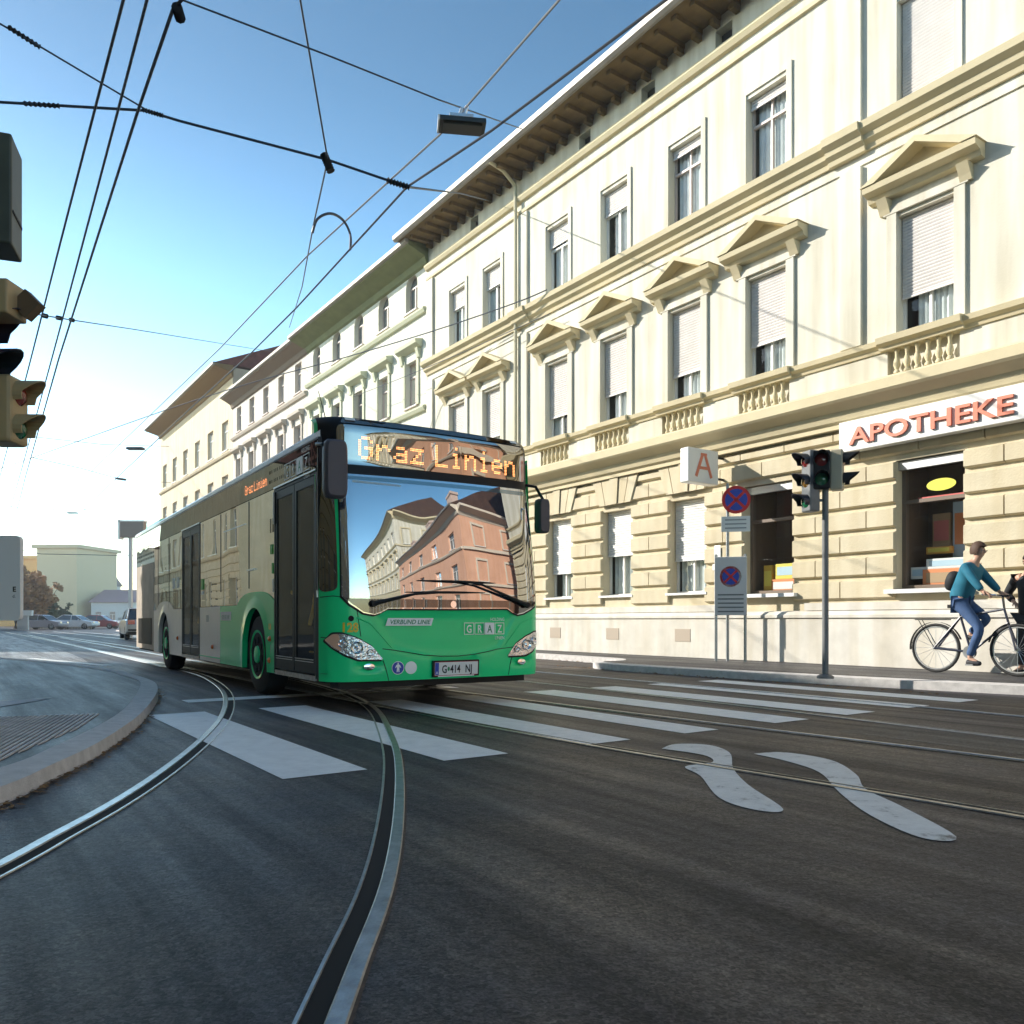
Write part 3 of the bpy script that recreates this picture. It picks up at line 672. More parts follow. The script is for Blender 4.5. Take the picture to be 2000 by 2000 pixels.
carton(c1_ + .25, .98, 1.45, .45, .12, 1.35, m_p, 'tall pink advertising panel at the back of the smaller pharmacy window', M_WHITE, cat='poster', name='advertising_poster')
carton(c2_ + .12, .50, 1.45, .78, .3, .30, m_o, 'wide orange display box on the floor of the larger pharmacy window', m_t)
carton(c2_ + .14, .50, 1.752, .72, .26, .17, M_WHITE, 'flat white box on top of the wide orange box in the larger pharmacy window', m_lb)
carton(c2_ - .30, .42, 1.60, .40, .04, .20, M_WHITE, 'tilted white leaflet board in the lower left of the larger pharmacy window', m_lb, cat='leaflet board', name='leaflet_board')
carton(c2_ - .14, .66, 2.02, .42, .1, .12, mat('amber_card', (.70, .36, .06), .6), 'amber banner strip in the middle of the larger pharmacy window', m_y, cat='banner', name='display_banner')
carton(c2_ + .22, .82, 1.93, .42, .08, .95, mat('poster_blue', (.40, .50, .60), .6), 'pale blue advertising panel at the back of the larger pharmacy window', m_o, cat='poster', name='advertising_poster')
carton(c2_ - .2, .86, 2.1, .3, .08, .62, m_t, 'tan advertising panel beside the pale blue one in the larger pharmacy window', m_p, cat='poster', name='advertising_poster')
r = thing('pane_sticker', 'yellow oval sticker high on the larger pharmacy window', 'sticker', MLOC(c2_ + .08, .27, 3.12), STREET)
b = MB(); K = 24; b.add([(.24 * math.cos(2 * math.pi * k / K), 0, .10 * math.sin(2 * math.pi * k / K)) for k in range(K)], [tuple(range(K))]); b.build('sticker', mat('lime_print', (.66, .66, .06), .5), r)
r = thing('pane_sticker', 'long red strip sticker below the yellow oval on the larger pharmacy window', 'sticker', MLOC(c2_ + .1, .27, 2.90), STREET)
b = MB(); b.box(-.40, .40, -.002, .002, -.035, .045); b.build('sticker', mat('red_strip', (.55, .10, .09), .5), r)

# pharmacy fascia sign with raised red letters
t0 = 8.35; fx0 = X(t0); fl = 4.9
r = thing('shop_sign', 'long white pharmacy fascia sign with raised red lettering above the shop window', 'sign', MLOC(fx0, 0, 0), STREET)
b = MB(); b.box(0, fl, -.24, -.048, 3.82, 4.345); b.build('sign_board', M_WHITE, r, bevel=.01)
vs, fs = text2d('APOTHEKE', .40, bold=.006, sx=1.32)
mx = max(v[0] for v in vs); k = 2.62 / mx
b = MB(); b.add([(.22 + v[0] * k, -.262, 3.925 + v[1]) for v in vs], fs)
me = b.build('lettering', mat('letter_red', (.66, .20, .12), .45), r); so = me.modifiers.new('solid', 'SOLIDIFY'); so.thickness = .035; so.offset = 0

# projecting pharmacy sign: white box with red A
r = thing('projecting_sign', 'white projecting box sign with a red letter A above the smaller pharmacy window', 'sign', MLOC(X(11.12), 0, 0), STREET)
b = MB(); b.box(-.11, .11, -1.15, -.28, 3.62, 4.30); b.build('sign_box', M_WHITE, r, bevel=.02)
b = MB(); b.box(-.02, .02, -.28, .0, 4.18, 4.22); b.box(-.02, .02, -.28, .0, 3.75, 3.79); b.build('bracket', M_DARK, r)
for sg in (-1, 1):
    b = MB(); X_ = sg * .115; cy = -.715
    def bar(p0, p1, w_):
        p0, p1 = Vector((0, *p0)), Vector((0, *p1)); d = (p1 - p0).normalized(); nn = Vector((0, -d.z, d.y)) * w_ / 2
        b.add([(X_, *(q_)[1:]) for q_ in (p0 - nn, p1 - nn, p1 + nn, p0 + nn)], [(0, 1, 2, 3)])
    bar((cy - .22, 3.74), (cy - .03, 4.20), .075); bar((cy + .22, 3.74), (cy + .03, 4.20), .075); 
    X_ = sg * .117; bar((cy - .14, 3.92), (cy + .14, 3.92), .06); bar((cy - .09, 4.19), (cy + .09, 4.19), .05)
    b.build('letter', mat('letter_red', (.66, .13, .07)), r)
# small enamel plates on the wall
for (u, v, w_, h_, lb) in ((1408, 1070, .17, .24, 'small grey wall plate left of the smaller pharmacy window'), (1406, 1082 + 20, .26, .13, 'small white wall plate just under the grey wall plate')):
    t = 11.25; z = {1070: 2.32, 1102: 2.0}[v]
    r = thing('wall_plate', lb, 'plate', MLOC(X(t), -.02, z), STREET); b = MB(); b.box(-w_ / 2, w_ / 2, -.02, .0, -h_ / 2, h_ / 2); b.build('plate', M_WHITE if h_ < .2 else M_ALU, r, bevel=.004)

# ---- generic row house
def rowhouse(name, label, loc, rz, L, H, mw, floors, n, ww=1.0, depth=12, mtrim=None, eave=None, eave_out=.7, roofm=None, roof_h=3.5, arch_top=False, heads=False, rustic=False, chim=0, gable_hi=0, frame=None, base=None, mgut=None, shift=0, reveal=.2, simple=True, side=0, pane=None):
    global M_FARGLASS
    keep = M_FARGLASS; M_FARGLASS = pane or keep
    r = thing(name, label, 'building', loc, rz); mtrim = mtrim or mw; roofm = roofm or M_ROOF
    ops = []
    for fi, (zb, zt) in enumerate(floors):
        for k in range(n):
            cx = L * (k + .5) / n + shift
            o = (cx - ww / 2, cx + ww / 2, zb, zt)
            if arch_top and fi == len(floors) - 1: o = o + ('arch',)
            ops.append(o)
    b = MB(); grid_wall(b, 0, L, 0, H, ops, 0, reveal)
    b.quad((0, 0, 0), (0, depth, 0), (0, depth, H), (0, 0, H)); b.quad((L, 0, 0), (L, depth, 0), (L, depth, H), (L, 0, H)); b.quad((0, depth, 0), (L, depth, 0), (L, depth, H), (0, depth, H))
    b.build('wall', mw, r)
    for o in ops:
        f = window(r, *o[:4], rev=reveal, simple=simple, sill=True, frame=frame, curtain='full')
        if heads and 4 < o[2] < H - 3.3:
            b = MB(); c = (o[0] + o[1]) / 2; hw = ww / 2 + .35
            b.extrude([(-.001, o[3] + .30), (-.10, o[3] + .33), (-.26, o[3] + .42), (-.28, o[3] + .54), (-.001, o[3] + .60)], 'x', c - hw, c + hw)
            for sg in (-1, 1): b.extrude([(-.001, o[3] - .05), (-.08, o[3]), (-.16, o[3] + .30), (-.001, o[3] + .30)], 'x', c + sg * (hw - .18) - .08, c + sg * (hw - .18) + .08)
            b.build('window_head', mtrim, r)
            b = MB(); b.box(o[0] - .15, o[0] - .001, -.05, -.001, o[2], o[3] + .1); b.box(o[1] + .001, o[1] + .15, -.05, -.001, o[2], o[3] + .1); b.build('window_surround', mtrim, r)
    if side:
        MB.G = Matrix.Translation((-.02, depth, 0)) @ Matrix.Rotation(-math.pi / 2, 4, 'Z')
        for zb, zt in floors:
            for k in range(side):
                cx = depth * (k + .5) / side; x0, x1 = cx - ww / 2, cx + ww / 2
                window(r, x0, x1, zb, zt, rev=.10, simple=True, sill=True, frame=frame)
                b = MB(); b.box(x0 - .14, x0 - .001, -.06, .0, zb, zt + .1); b.box(x1 + .001, x1 + .14, -.06, .0, zb, zt + .1); b.box(x0 - .14, x1 + .14, -.06, .0, zt + .101, zt + .25); b.build('window_surround', mtrim, r)
        b = MB()
        for zb, zt in floors[1:]: b.box(0, depth, -.12, .0, zb - .35, zb - .15)
        b.extrude([(.0, H - .55), (-.14, H - .3), (-eave_out, H - .08), (-eave_out, H + .06), (.0, H + .1)], 'x', 0, depth); b.build('side_mouldings', mtrim, r)
        MB.G = Matrix.Identity(4)
    M_FARGLASS = keep
    b = MB()
    for fi, (zb, zt) in enumerate(floors[1:]):
        z = zb - .35; b.extrude([(.02, z), (-.10, z + .02), (-.16, z + .12), (-.16, z + .18), (.02, z + .22)], 'x', 0, L)
    if rustic:
        z = .9
        while z < floors[1][0] - .5:
            xs_ = 0
            for o in [o for o in ops if o[2] < z + .3 and o[3] > z] + [(L, L, 0, 0)]:
                if o[0] - xs_ > .1: b.extrude([(.0, z), (-.06, z + .03), (-.06, z + .36), (.0, z + .39)], 'x', xs_ + .01, o[0] - .01)
                xs_ = o[1]
            z += .45
    b.build('mouldings', mtrim, r)
    b = MB(); b.box(-.001, L + .001, -.08, -.002, 0, .8); b.build('plinth', base or mtrim, r)
    b = MB(); b.extrude([(.0, H - .55), (-.08, H - .5), (-.14, H - .3), (-eave_out * .8, H - .12), (-eave_out, H - .08), (-eave_out, H + .06), (.0, H + .1)], 'x', -.1, L + .1); b.build('eave', eave or mtrim, r)
    b = MB(); b.extrude([(-eave_out - .001, H - .04), (-eave_out - .12, H - .02), (-eave_out - .12, H + .10), (-eave_out - .001, H + .12)], 'x', -.12, L + .12); b.build('gutter', mgut or M_GUTTER, r)
    rf = MB(); rf.extrude([(-eave_out, H + .11), (depth / 2, H + roof_h), (depth + .3, H + .11)], 'x', -.1, L + .1); rf = rf.build('roof', roofm, r)
    for k in range(chim):
        cx = L * (k + .6) / chim; b = MB(); zc = H + roof_h * .35; b.box(cx - .5, cx + .5, 1.4, 2.2, H + .3, zc + 1.1); b.box(cx - .56, cx + .56, 1.34, 2.26, zc + 1.1, zc + 1.25); b.build('chimney', mat('chimney_render', (.55, .42, .36), .9), rf)
    return r
RO = lambda t, n=13: W(n, t)
rowhouse('apartment_building', 'pale mint green house with arched top windows and olive eave beside the cream building', RO(34.5), STREET, 34.5 - 23.62, 13.2, M_MINT, [(1.2, 3.2), (4.7, 6.7), (8.2, 9.75), (11.45, 12.72)], 5, ww=.85, mtrim=mat('mint_trim', (.54, .55, .40), .85), eave=M_MINTG, eave_out=.75, arch_top=True, heads=True, chim=2, roof_h=2.4, shift=.0, reveal=.22, frame=M_FRAME, simple=True)
rowhouse('apartment_building', 'pale rose house with dark red tiled roof between the mint green and tan buildings', RO(45.9), STREET, 45.9 - 34.52, 13.2, M_ROSE, [(1.2, 3.2), (4.7, 6.7), (8.2, 9.75), (11.2, 12.55)], 5, ww=.85, mtrim=mat('rose_trim', (.48, .42, .35), .85), eave=mat('brown_eave', (.20, .15, .11), .85), eave_out=.6, heads=True, roof_h=5.2, chim=0, frame=M_FRAME, pane=dark_glass('grey_blind_glass', (.38, .36, .34), 1.4))
rowhouse('apartment_building', 'tan apartment block with a sloping brown eave at the far end of the row', RO(64.8), STREET, 64.8 - 45.92, 15.0, M_TAN, [(1.3, 3.0), (4.4, 6.1), (7.5, 9.2), (10.6, 12.3)], 6, ww=1.3, mtrim=M_TAN, eave=mat('ochre_eave', (.22, .14, .05), .85), eave_out=1.0, roof_h=3.2, frame=M_FRAMEW, pane=dark_glass('pale_blind_glass', (.55, .50, .42), 1.3))

# ---- buildings behind and beside the camera, which the bus glazing mirrors
pk = rowhouse('apartment_building', 'pink corner house with brown roof behind the camera, mirrored in the windscreen', RO(-7.0), STREET, 17.5, 8.7, M_PINK, [(.9, 2.5), (3.7, 5.2), (6.3, 7.6)], 5, ww=1.15, mtrim=mat('pale_trim', (.68, .60, .50), .85), roofm=M_ROOFB, roof_h=3.2, eave_out=.6, heads=True, chim=3, side=5, depth=16)
rowhouse('apartment_building', 'cream house mirrored at the left side of the bus windscreen', RO(-24.6), STREET, 22, 14.6, M_CREAM, [(1.2, 3.3), (4.9, 6.9), (8.4, 10.2), (11.6, 13.2)], 8, ww=1.1, mtrim=M_CREAM2, roofm=M_ROOFB, roof_h=2.6, side=4, heads=True, rustic=True)
rowhouse('apartment_building', 'mint coloured house down the side street, mirrored at the right of the windscreen', W(26, -1.5), STREET, 9, 9.5, M_MINT, [(1.2, 3.0), (4.6, 6.4)], 3, ww=1.0, roof_h=3)
LEFT = STREET + math.pi
rowhouse('apartment_building', 'olive rusticated house left of the camera, mirrored in the bus side', W(-4.6, -16), LEFT, 44, 11.2, mat('olive_stucco', (.42, .36, .21), .85, var=.12, vscale=1.2, streak=.2), [(1.0, 3.3), (4.8, 6.8), (8.2, 10.0)], 14, ww=1.25, mtrim=mat('olive_trim', (.36, .31, .19), .85), roof_h=4.3, heads=False, rustic=True, eave_out=.5)
rowhouse('apartment_building', 'tan house farther up the left side of the street, mirrored in the rear windows', W(-4.6, 45), LEFT, 30, 9.6, M_TAN, [(1.0, 3.3), (5.0, 7.2)], 10, ww=1.3, mtrim=M_TAN, roof_h=4.0, rustic=True, eave_out=.5)

rowhouse('apartment_building', 'grey beige house at the far end of the left side of the street', W(-4.6, 80), LEFT, 40, 7.4, M_ROSE, [(1.0, 3.0), (4.4, 6.2)], 10, ww=1.3, mtrim=M_ROSE, roof_h=1.5, eave_out=.4)

# ---------------------------------------------------------------- the bus (local x = across, +x its far flank; y = rearwards; z up)
bus = thing('city_bus', 'green and white city bus with black glazing and amber display, turning over the crosswalk', 'bus', (-.65, 8.40, 0), math.atan2(.544, .839))
def fy(s, z):
    a = abs(s); y = .09 * (a / 1.275) ** 2
    if a > 1.0: q = min((a - 1.0) / .275, 1); y += .26 * (1 - math.sqrt(1 - q * q))
    if z < .45: y += .5 * (.45 - z) ** 2
    if z > 1.1: y += .14 * min((z - 1.1) / 1.35, 1) ** 1.6
    if z > 2.45: y -= (z - 2.45) * .01
    if z > 2.80: q = min((z - 2.80) / .13, 1); y += .12 * (1 - math.sqrt(1 - q * q))
    return y
def fx(s, z): return s - (.07 * max(0, (z - 1.1) / 1.8) if s > 0 else 0) * max(0, min(1, s / 1.275))
def fp(s, z, off=0):
    p = Vector((fx(s, z), fy(s, z), z))
    if off:
        e = .004; s1, s0 = min(s + e, 1.2749), max(s - e, -1.2749)
        ds = Vector((fx(s1, z) - fx(s0, z), fy(s1, z) - fy(s0, z), 0)); z1, z0 = min(z + e, 2.9299), z - e
        dz = Vector((fx(s, z1) - fx(s, z0), fy(s, z1) - fy(s, z0), z1 - z0)); n = ds.cross(dz).normalized()
        if n.y > 0: n = -n
        p += n * off
    return p
def clip_grid(poly, gs, gz):
    bm = bmesh.new(); vs = [bm.verts.new((p[0], p[1], 0)) for p in poly]; bm.faces.new(vs)
    def cuts(a, b, g):
        k = math.ceil(a / g); out = []
        while k * g < b: out.append(k * g); k += 1
        return out
    for x in cuts(min(p[0] for p in poly), max(p[0] for p in poly), gs):
        bmesh.ops.bisect_plane(bm, geom=bm.verts[:] + bm.edges[:] + bm.faces[:], plane_co=(x, 0, 0), plane_no=(1, 0, 0))
    for y in cuts(min(p[1] for p in poly), max(p[1] for p in poly), gz):
        bmesh.ops.bisect_plane(bm, geom=bm.verts[:] + bm.edges[:] + bm.faces[:], plane_co=(0, y, 0), plane_no=(0, 1, 0))
    bm.verts.index_update()
    r = [tuple(v.co[:2]) for v in bm.verts], [tuple(v.index for v in f.verts) for f in bm.faces]; bm.free(); return r
def patch(name, poly, off, m, parent=bus, gs=.04, gz=.05, round_=0, fn=None):
    if round_: poly = round_poly(poly, round_)
    v, f = clip_grid(poly, gs, gz); b = MB(); b.add([(fn or fp)(p[0], p[1], off) for p in v], f); return b.build(name, m, parent, smooth=True)
def round_poly(p, r, k=4):
    out = []; n = len(p)
    for i in range(n):
        a, b_, c = Vector(p[i - 1]), Vector(p[i]), Vector(p[(i + 1) % n]); u = (a - b_); v = (c - b_); rr = min(r, u.length * .45, v.length * .45)
        p0 = b_ + u.normalized() * rr; p1 = b_ + v.normalized() * rr
        for j in range(k + 1):
            t = j / k; q = p0 * (1 - t) ** 2 + b_ * 2 * t * (1 - t) + p1 * t * t; out.append((q.x, q.y))
    return out
def ftube(name, pts, r, m, off=.0, parent=bus, k=5):
    q = []
    for i in range(len(pts) - 1):
        for j in range(k): t = j / k; q.append((pts[i][0] * (1 - t) + pts[i + 1][0] * t, pts[i][1] * (1 - t) + pts[i + 1][1] * t))
    q.append(pts[-1]); b = MB(); b.tube([fp(a, c, off) for a, c in q], r, 5); return b.build(name, m, parent, smooth=True)
def rect(x0, x1, z0, z1): return [(x0, z0), (x1, z0), (x1, z1), (x0, z1)]
def fcurve_grid(name, s0, s1, z0, z1, ns, nz, m, off=0):
    b = MB(); vs = [fp(s0 + (s1 - s0) * i / ns, z0 + (z1 - z0) * j / nz, off) for j in range(nz + 1) for i in range(ns + 1)]
    b.add(vs, [(j * (ns + 1) + i, j * (ns + 1) + i + 1, (j + 1) * (ns + 1) + i + 1, (j + 1) * (ns + 1) + i) for j in range(nz) for i in range(ns)]); return b
# front shell; the lower bonnet gets a shallow pressed crease
b = fcurve_grid('front_panel', -1.275, 1.275, .30, 2.93, 102, 90, M_GREEN)
def crease(p):
    s, z = p.x, p.z
    if .3 < z < 1.05:
        # raised bumper below the hood line, recessed bonnet above
        arc = .53 + .42 * min(abs(s - .03) / .85, 1) ** 2 * .45
        if abs(s) > .62: arc += (abs(s) - .62) * 1.15
        k = 1 / (1 + math.exp(-(z - arc) / .012)); w_ = max(0, 1 - max(0, abs(s) - 1.0) / .2)
        p.y += .022 * k * w_ * max(0, min(1, (1.05 - z) / .12))
        for fs in (-.87, .93):     # fog lamp recess
            d = math.hypot((s - fs) / .17, (z - .45) / .06)
            if d < 1: p.y += .03 * (1 - d * d)
        d = max(abs(s - .08) / .31, abs(z - .41) / .11)
        if d < 1: p.y += .015 * min(1, (1 - d) * 8)
    return p
b.v = [crease(p) for p in b.v]
b.build('front_panel', M_GREEN, bus, smooth=True)
b = MB(); b.box(-1.1, 1.1, .25, .5, .22, .31); b.build('lower_lip', M_DARK, bus)
patch('front_surround', [(-1.262, 2.36), (-1.12, 2.33), (1.12, 2.36), (1.20, 2.40), (1.20, 2.925), (-1.262, 2.925)], .004, mat('black_gloss', (.006, .006, .008), .45, spec=.25))
WS = [(-1.13, 1.14), (-1.06, 1.06), (-.93, .975), (-.82, .955), (-.76, .975), (-.68, 1.018), (.0, 1.02), (.72, 1.03), (.80, .985), (.86, .962), (.95, .98), (1.13, 1.06), (1.165, 1.14), (1.14, 2.37), (-1.12, 2.345)]
patch('windscreen_seal', [(p[0] * 1.013, p[1] + (-.016 if p[1] < 1.5 else .012)) for p in WS], .006, M_DARK)
ws = patch('windscreen', WS, .012, M_SCREEN, gs=.03, gz=.04)
patch('lower_screen_band', [(-1.12, 1.14), (-1.05, 1.07), (-.93, .985), (-.82, .965), (-.76, .985), (-.68, 1.028), (.72, 1.04), (.80, .995), (.86, .972), (.95, .99), (1.12, 1.07), (1.15, 1.10), (0, 1.105), (-1.12, 1.10)][:12] + [(1.13, 1.115), (-1.1, 1.115)], .0135, dark_glass('band_glass', (.035, .02, .015), 1.5, fmin=.12), ws)
patch('display_pane', round_poly([(-1.13, 2.44), (1.13, 2.465), (1.13, 2.845), (-1.13, 2.835)], .05), .010, M_DISP)
patch('top_pane', round_poly([(-1.10, 2.85), (1.11, 2.86), (1.09, 2.905), (-1.07, 2.90)], .02), .010, M_DISP)
for s in (-1.0, .98): patch('marker_lamp', rect(s - .05, s + .05, 2.875, 2.905), .016, M_WHITE)
patch('strip_light', [(-1.0, 2.262), (-.5, 2.255), (-.5, 2.272), (-1.0, 2.285)], .0135, mat('pale_strip', (.40, .52, .58), .4), ws)
patch('sun_blind', [(-1.08, 2.29), (1.10, 2.30), (1.10, 2.345), (-1.08, 2.325)], .0132, dark_glass('blind_band', (.03, .10, .13), 1.3, fmin=.2), ws)
patch('grab_hook', [(1.0, 2.14), (1.06, 2.14), (1.06, 2.16), (1.02, 2.16), (1.02, 2.02), (1.0, 2.02)], .0135, mat('hook_white', (.7, .75, .75), .4), ws)
# dot matrix
FONT = {'G': ['01110', '10001', '10000', '10111', '10001', '10001', '01110'], 'r': ['00000', '00000', '10110', '11001', '10000', '10000', '10000'], 'a': ['00000', '00000', '01110', '00001', '01111', '10001', '01111'],
        'z': ['00000', '00000', '11111', '00010', '00100', '01000', '11111'], ' ': ['000'] * 7, 'L': ['10000', '10000', '10000', '10000', '10000', '10000', '11111'], 'i': ['00100', '00000', '01100', '00100', '00100', '00100', '01110'],
        'n': ['00000', '00000', '10110', '11001', '10001', '10001', '10001'], 'e': ['00000', '00000', '01110', '10001', '11111', '10000', '01110']}
def dots(txt, x0, ztop, cw, ch, P, each=None):
    b = MB(); x = x0
    for c in txt:
        if each and c != ' ': b = MB()
        g_ = FONT[c]
        for r_, row in enumerate(g_):
            for k, bit in enumerate(row):
                if bit == '1':
                    for dx in (.25, .75):
                        for dz in (.25, .75):
                            cx = x + (k + dx) * cw; cz = ztop - (r_ + dz) * ch; h = .17
                            b.add([P(cx + a * cw * h, cz + e * ch * h) for a, e in ((-1, 0), (0, -1), (1, 0), (0, 1))], [(0, 1, 2, 3)])
        if each and c != ' ': b.build(each, M_AMBER, bus)
        x += (len(g_[0]) + (1.05 if c != ' ' else .3)) * cw
    return b, x
b, xe = dots('Graz Linien', 0, 0, 1, 1, lambda x, z: (x, 0, z))
cw = 1.90 / (xe - 1)
dots('Graz Linien', -.93, 2.735, cw, .0325, lambda x, z: fp(x, z, .0125), 'led_letter')
# lamps
HL = [(-1.255, .71), (-1.2, .775), (-1.12, .775), (-.98, .725), (-.84, .645), (-.73, .508), (-.98, .512), (-1.10, .56), (-1.2, .635)]
def lamp(sg):
    poly = [(p[0] * sg, p[1]) for p in HL]
    rim = [(p[0] * 1.008 + (.0), p[1] + (.012 if i in (1, 2, 3, 4) else -.012)) for i, p in enumerate(poly)]
    h = patch('headlight', round_poly(rim, .02), .003, M_DARK)
    in_ = round_poly([(p[0] * .997, p[1] + (-.004 if p[1] > .62 else .006)) for p in poly], .02)
    patch('reflector', in_, .008, mat('lamp_reflector', (.80, .80, .82), .12, metal=1, bump=.9, bscale=22), h)
    for cx, cz, r_ in ((.995, .635, .062), (1.115, .675, .045), (.86, .585, .035)):
        b = MB(); K = 16; vs = []; fs = []
        for j, (rr, dd) in enumerate(((1, .010), (.9, .016), (.55, -.004), (.25, .004), (.0001, .012))):
            vs += [fp(sg * cx + rr * r_ * math.cos(2 * math.pi * k / K), cz + rr * r_ * math.sin(2 * math.pi * k / K), dd + .006) for k in range(K)]
        fs = [(j * K + k, j * K + (k + 1) % K, (j + 1) * K + (k + 1) % K, (j + 1) * K + k) for j in range(4) for k in range(K)]
        b.add(vs, fs); b.build('bulb', M_CHROME, h, smooth=True)
    patch('indicator_lens', round_poly([(sg * 1.252, .71), (sg * 1.2, .768), (sg * 1.155, .768), (sg * 1.14, .70), (sg * 1.13, .60), (sg * 1.14, .60), (sg * 1.2, .65)], .015), .011, mat('indicator_amber', (.90, .50, .34), .15, coat=1), h) if sg < 0 else None
    patch('cover_glass', in_, .030, M_LENS, h)
    b = MB(); K = 20; cs = -.87 if sg < 0 else .93; cz = .445
    b.add([fp(cs + .055 * math.cos(2 * math.pi * k / K), cz + .032 * math.sin(2 * math.pi * k / K), .004) for k in range(K)] + [fp(cs, cz, .014)], [(k, (k + 1) % K, K) for k in range(K)])
    b.build('fog_lamp', M_CHROME, bus, smooth=True)
lamp(-1); lamp(1)
def ell(s, z, rx, rz, K=28): return [(s + rx * math.cos(2 * math.pi * k / K), z + rz * math.sin(2 * math.pi * k / K)) for k in range(K)]
# seams
SE = M_BLACK
ftube('panel_seam', [(-1.0, 1.05), (-.985, .95), (-.955, .745)], .004, SE)
ftube('panel_seam', [(-.735, .62), (-.62, .605), (-.5, .585), (-.3, .55), (-.1, .533), (.1, .53), (.3, .543), (.45, .565), (.6, .592), (.83, .612)], .004, SE, .0)
ftube('panel_seam', [(-.73, .505), (-.70, .42), (-.665, .30)], .004, SE)
ftube('panel_seam', [(.80, .51), (.77, .42), (.755, .31)], .004, SE)
ftube('panel_seam', [(-1.27, .735), (-1.2, .725), (-1.15, .70)], .004, SE)
ftube('panel_seam', [(-1.272, 1.13), (-1.2, 1.14), (-1.13, 1.13)], .004, SE)
ftube('bonnet_crease', [(-1.0, .93), (-.86, .87), (-.74, .74), (-.64, .63)], .006, M_GREEN, .001)
ftube('bonnet_crease', [(1.1, .93), (.92, .87), (.80, .74), (.70, .63)], .006, M_GREEN, .001)
patch('towing_cap', ell(-1.05, .92, .026, .028), .004, M_BLACK, gs=.02, gz=.02)
# printed marks on the front
def mark(name, s, z, txt, size, m, align='CENTER', bold=0, shear=0, sx=1, off=.006, parent=bus, P=None):
    v, f = text2d(txt, size, align, bold, shear, sx); b = MB(); b.add([(P or fp)(s + p[0], z + p[1], off) for p in v], f); return b.build(name, m, parent)
M_PW = mat('print_white', (.92, .92, .90), .5); M_PG = mat('print_green', (.02, .25, .10), .4); M_PK = mat('print_black', (.01, .01, .01), .5)
vb = patch('line_sticker', [(-.705, .848), (-.21, .848), (-.185, .925), (-.68, .925)], .028, M_PW, fn=lambda s, z, o: fp(s, z, o - .024 + 0) )
mark('lettering', -.445, .865, 'VERBUND LINIE', .062, M_PG, bold=.0008, shear=.25, off=.0065, parent=vb)
def graz(s0, s1, z0, z1, P, parent, off):
    n = 4; w_ = (s1 - s0) / n; r = None
    b = MB()
    lw = w_ * .05
    for k in range(n):
        a, c = s0 + k * w_ + lw * .6, s0 + (k + 1) * w_ - lw * .6
        if k == 2: rs = [(a, c, z0, z1)]
        else: rs = [(a, c, z0, z0 + lw), (a, c, z1 - lw, z1), (a, a + lw, z0 + lw, z1 - lw), (c - lw, c, z0 + lw, z1 - lw)]
        for q in rs: b.add([P(q[0], q[2], off), P(q[1], q[2], off), P(q[1], q[3], off), P(q[0], q[3], off)], [(0, 1, 2, 3)])
    r = b.build('city_emblem', M_PW, parent); h = (z1 - z0)
    for k, c in enumerate('GRAZ'):
        mark('lettering', s0 + (k + .5) * w_, z0 + h * .16, c, h * .92, M_PG if k == 2 else M_PW, bold=h * .012, sx=.78, off=off + .001, parent=r, P=P)
    mark('lettering', s1, z1 + h * .14, 'HOLDING', h * .40, M_PW, 'RIGHT', off=off, parent=r, P=P, sx=.82)
    mark('lettering', s1, z0 - h * .44, 'LINIEN', h * .40, M_PW, 'RIGHT', off=off, parent=r, P=P, sx=.82)
graz(.17, .69, .752, .878, lambda s, z, o=0: fp(s, z, o), bus, .006)
mark('fleet_number', -1.06, .79, '128', .125, M_YEL, bold=.004, sx=.85, off=.006)
em = patch('walker_emblem', ell(-.575, .427, .066, .066), .006, M_PW, gs=.03, gz=.03)
patch('emblem_field', ell(-.575, .427, .060, .060), .008, M_BLUE, em, gs=.03, gz=.03)
patch('walker_figure', [(-.59, .385), (-.58, .385), (-.575, .41), (-.57, .385), (-.56, .385), (-.562, .42), (-.56, .44), (-.548, .425), (-.543, .43), (-.556, .456), (-.57, .462), (-.568, .475), (-.575, .482), (-.582, .475), (-.58, .462), (-.594, .456), (-.607, .43), (-.602, .425), (-.59, .44), (-.588, .42)], .010, M_PW, em, gs=.05, gz=.05)
patch('white_disc', ell(-.435, .425, .064, .064), .006, M_PW, gs=.03, gz=.03)
# number plate
pl = bpy.data.objects.new('number_plate', None)
b = MB(); p0, p1, p2, p3 = fp(-.18, .335, .022), fp(.335, .335, .022), fp(.335, .475, .022), fp(-.18, .475, .022)
def plP(x, z, off=0):
    u = (x + .18) / .515; v = (z - .335) / .14; return p0.lerp(p1, u).lerp(p3.lerp(p2, u), v) + Vector((0, -off, 0))
b.add([plP(-.195, .322, 0), plP(.35, .322, 0), plP(.35, .488, 0), plP(-.195, .488, 0), plP(-.195, .322, -.03), plP(.35, .322, -.03), plP(.35, .488, -.03), plP(-.195, .488, -.03)], [(0, 1, 2, 3), (0, 1, 5, 4), (1, 2, 6, 5), (2, 3, 7, 6), (3, 0, 4, 7)])
pl = b.build('number_plate', M_DARK, bus)
def prect(name, x0, x1, z0, z1, off, m):
    b = MB(); b.add([plP(x0, z0, off), plP(x1, z0, off), plP(x1, z1, off), plP(x0, z1, off)], [(0, 1, 2, 3)]); return b.build(name, m, pl)
prect('plate_edge', -.18, .335, .335, .475, .002, mat('plate_red', (.55, .06, .05), .4)); prect('plate_face', -.178, .333, .340, .470, .003, M_WHITE); prect('country_band', -.176, -.132, .343, .467, .004, M_BLUE)
prect('dealer_strip', -.14, .29, .323, .334, .003, M_PW)
mark('plate_lettering', -.098, .362, 'G', .112, M_PK, 'LEFT', off=.005, sx=.75, parent=pl, P=plP, bold=.002)
mark('plate_lettering', .0, .362, '414', .112, M_PK, 'LEFT', off=.005, sx=.72, parent=pl, P=plP, bold=.002)
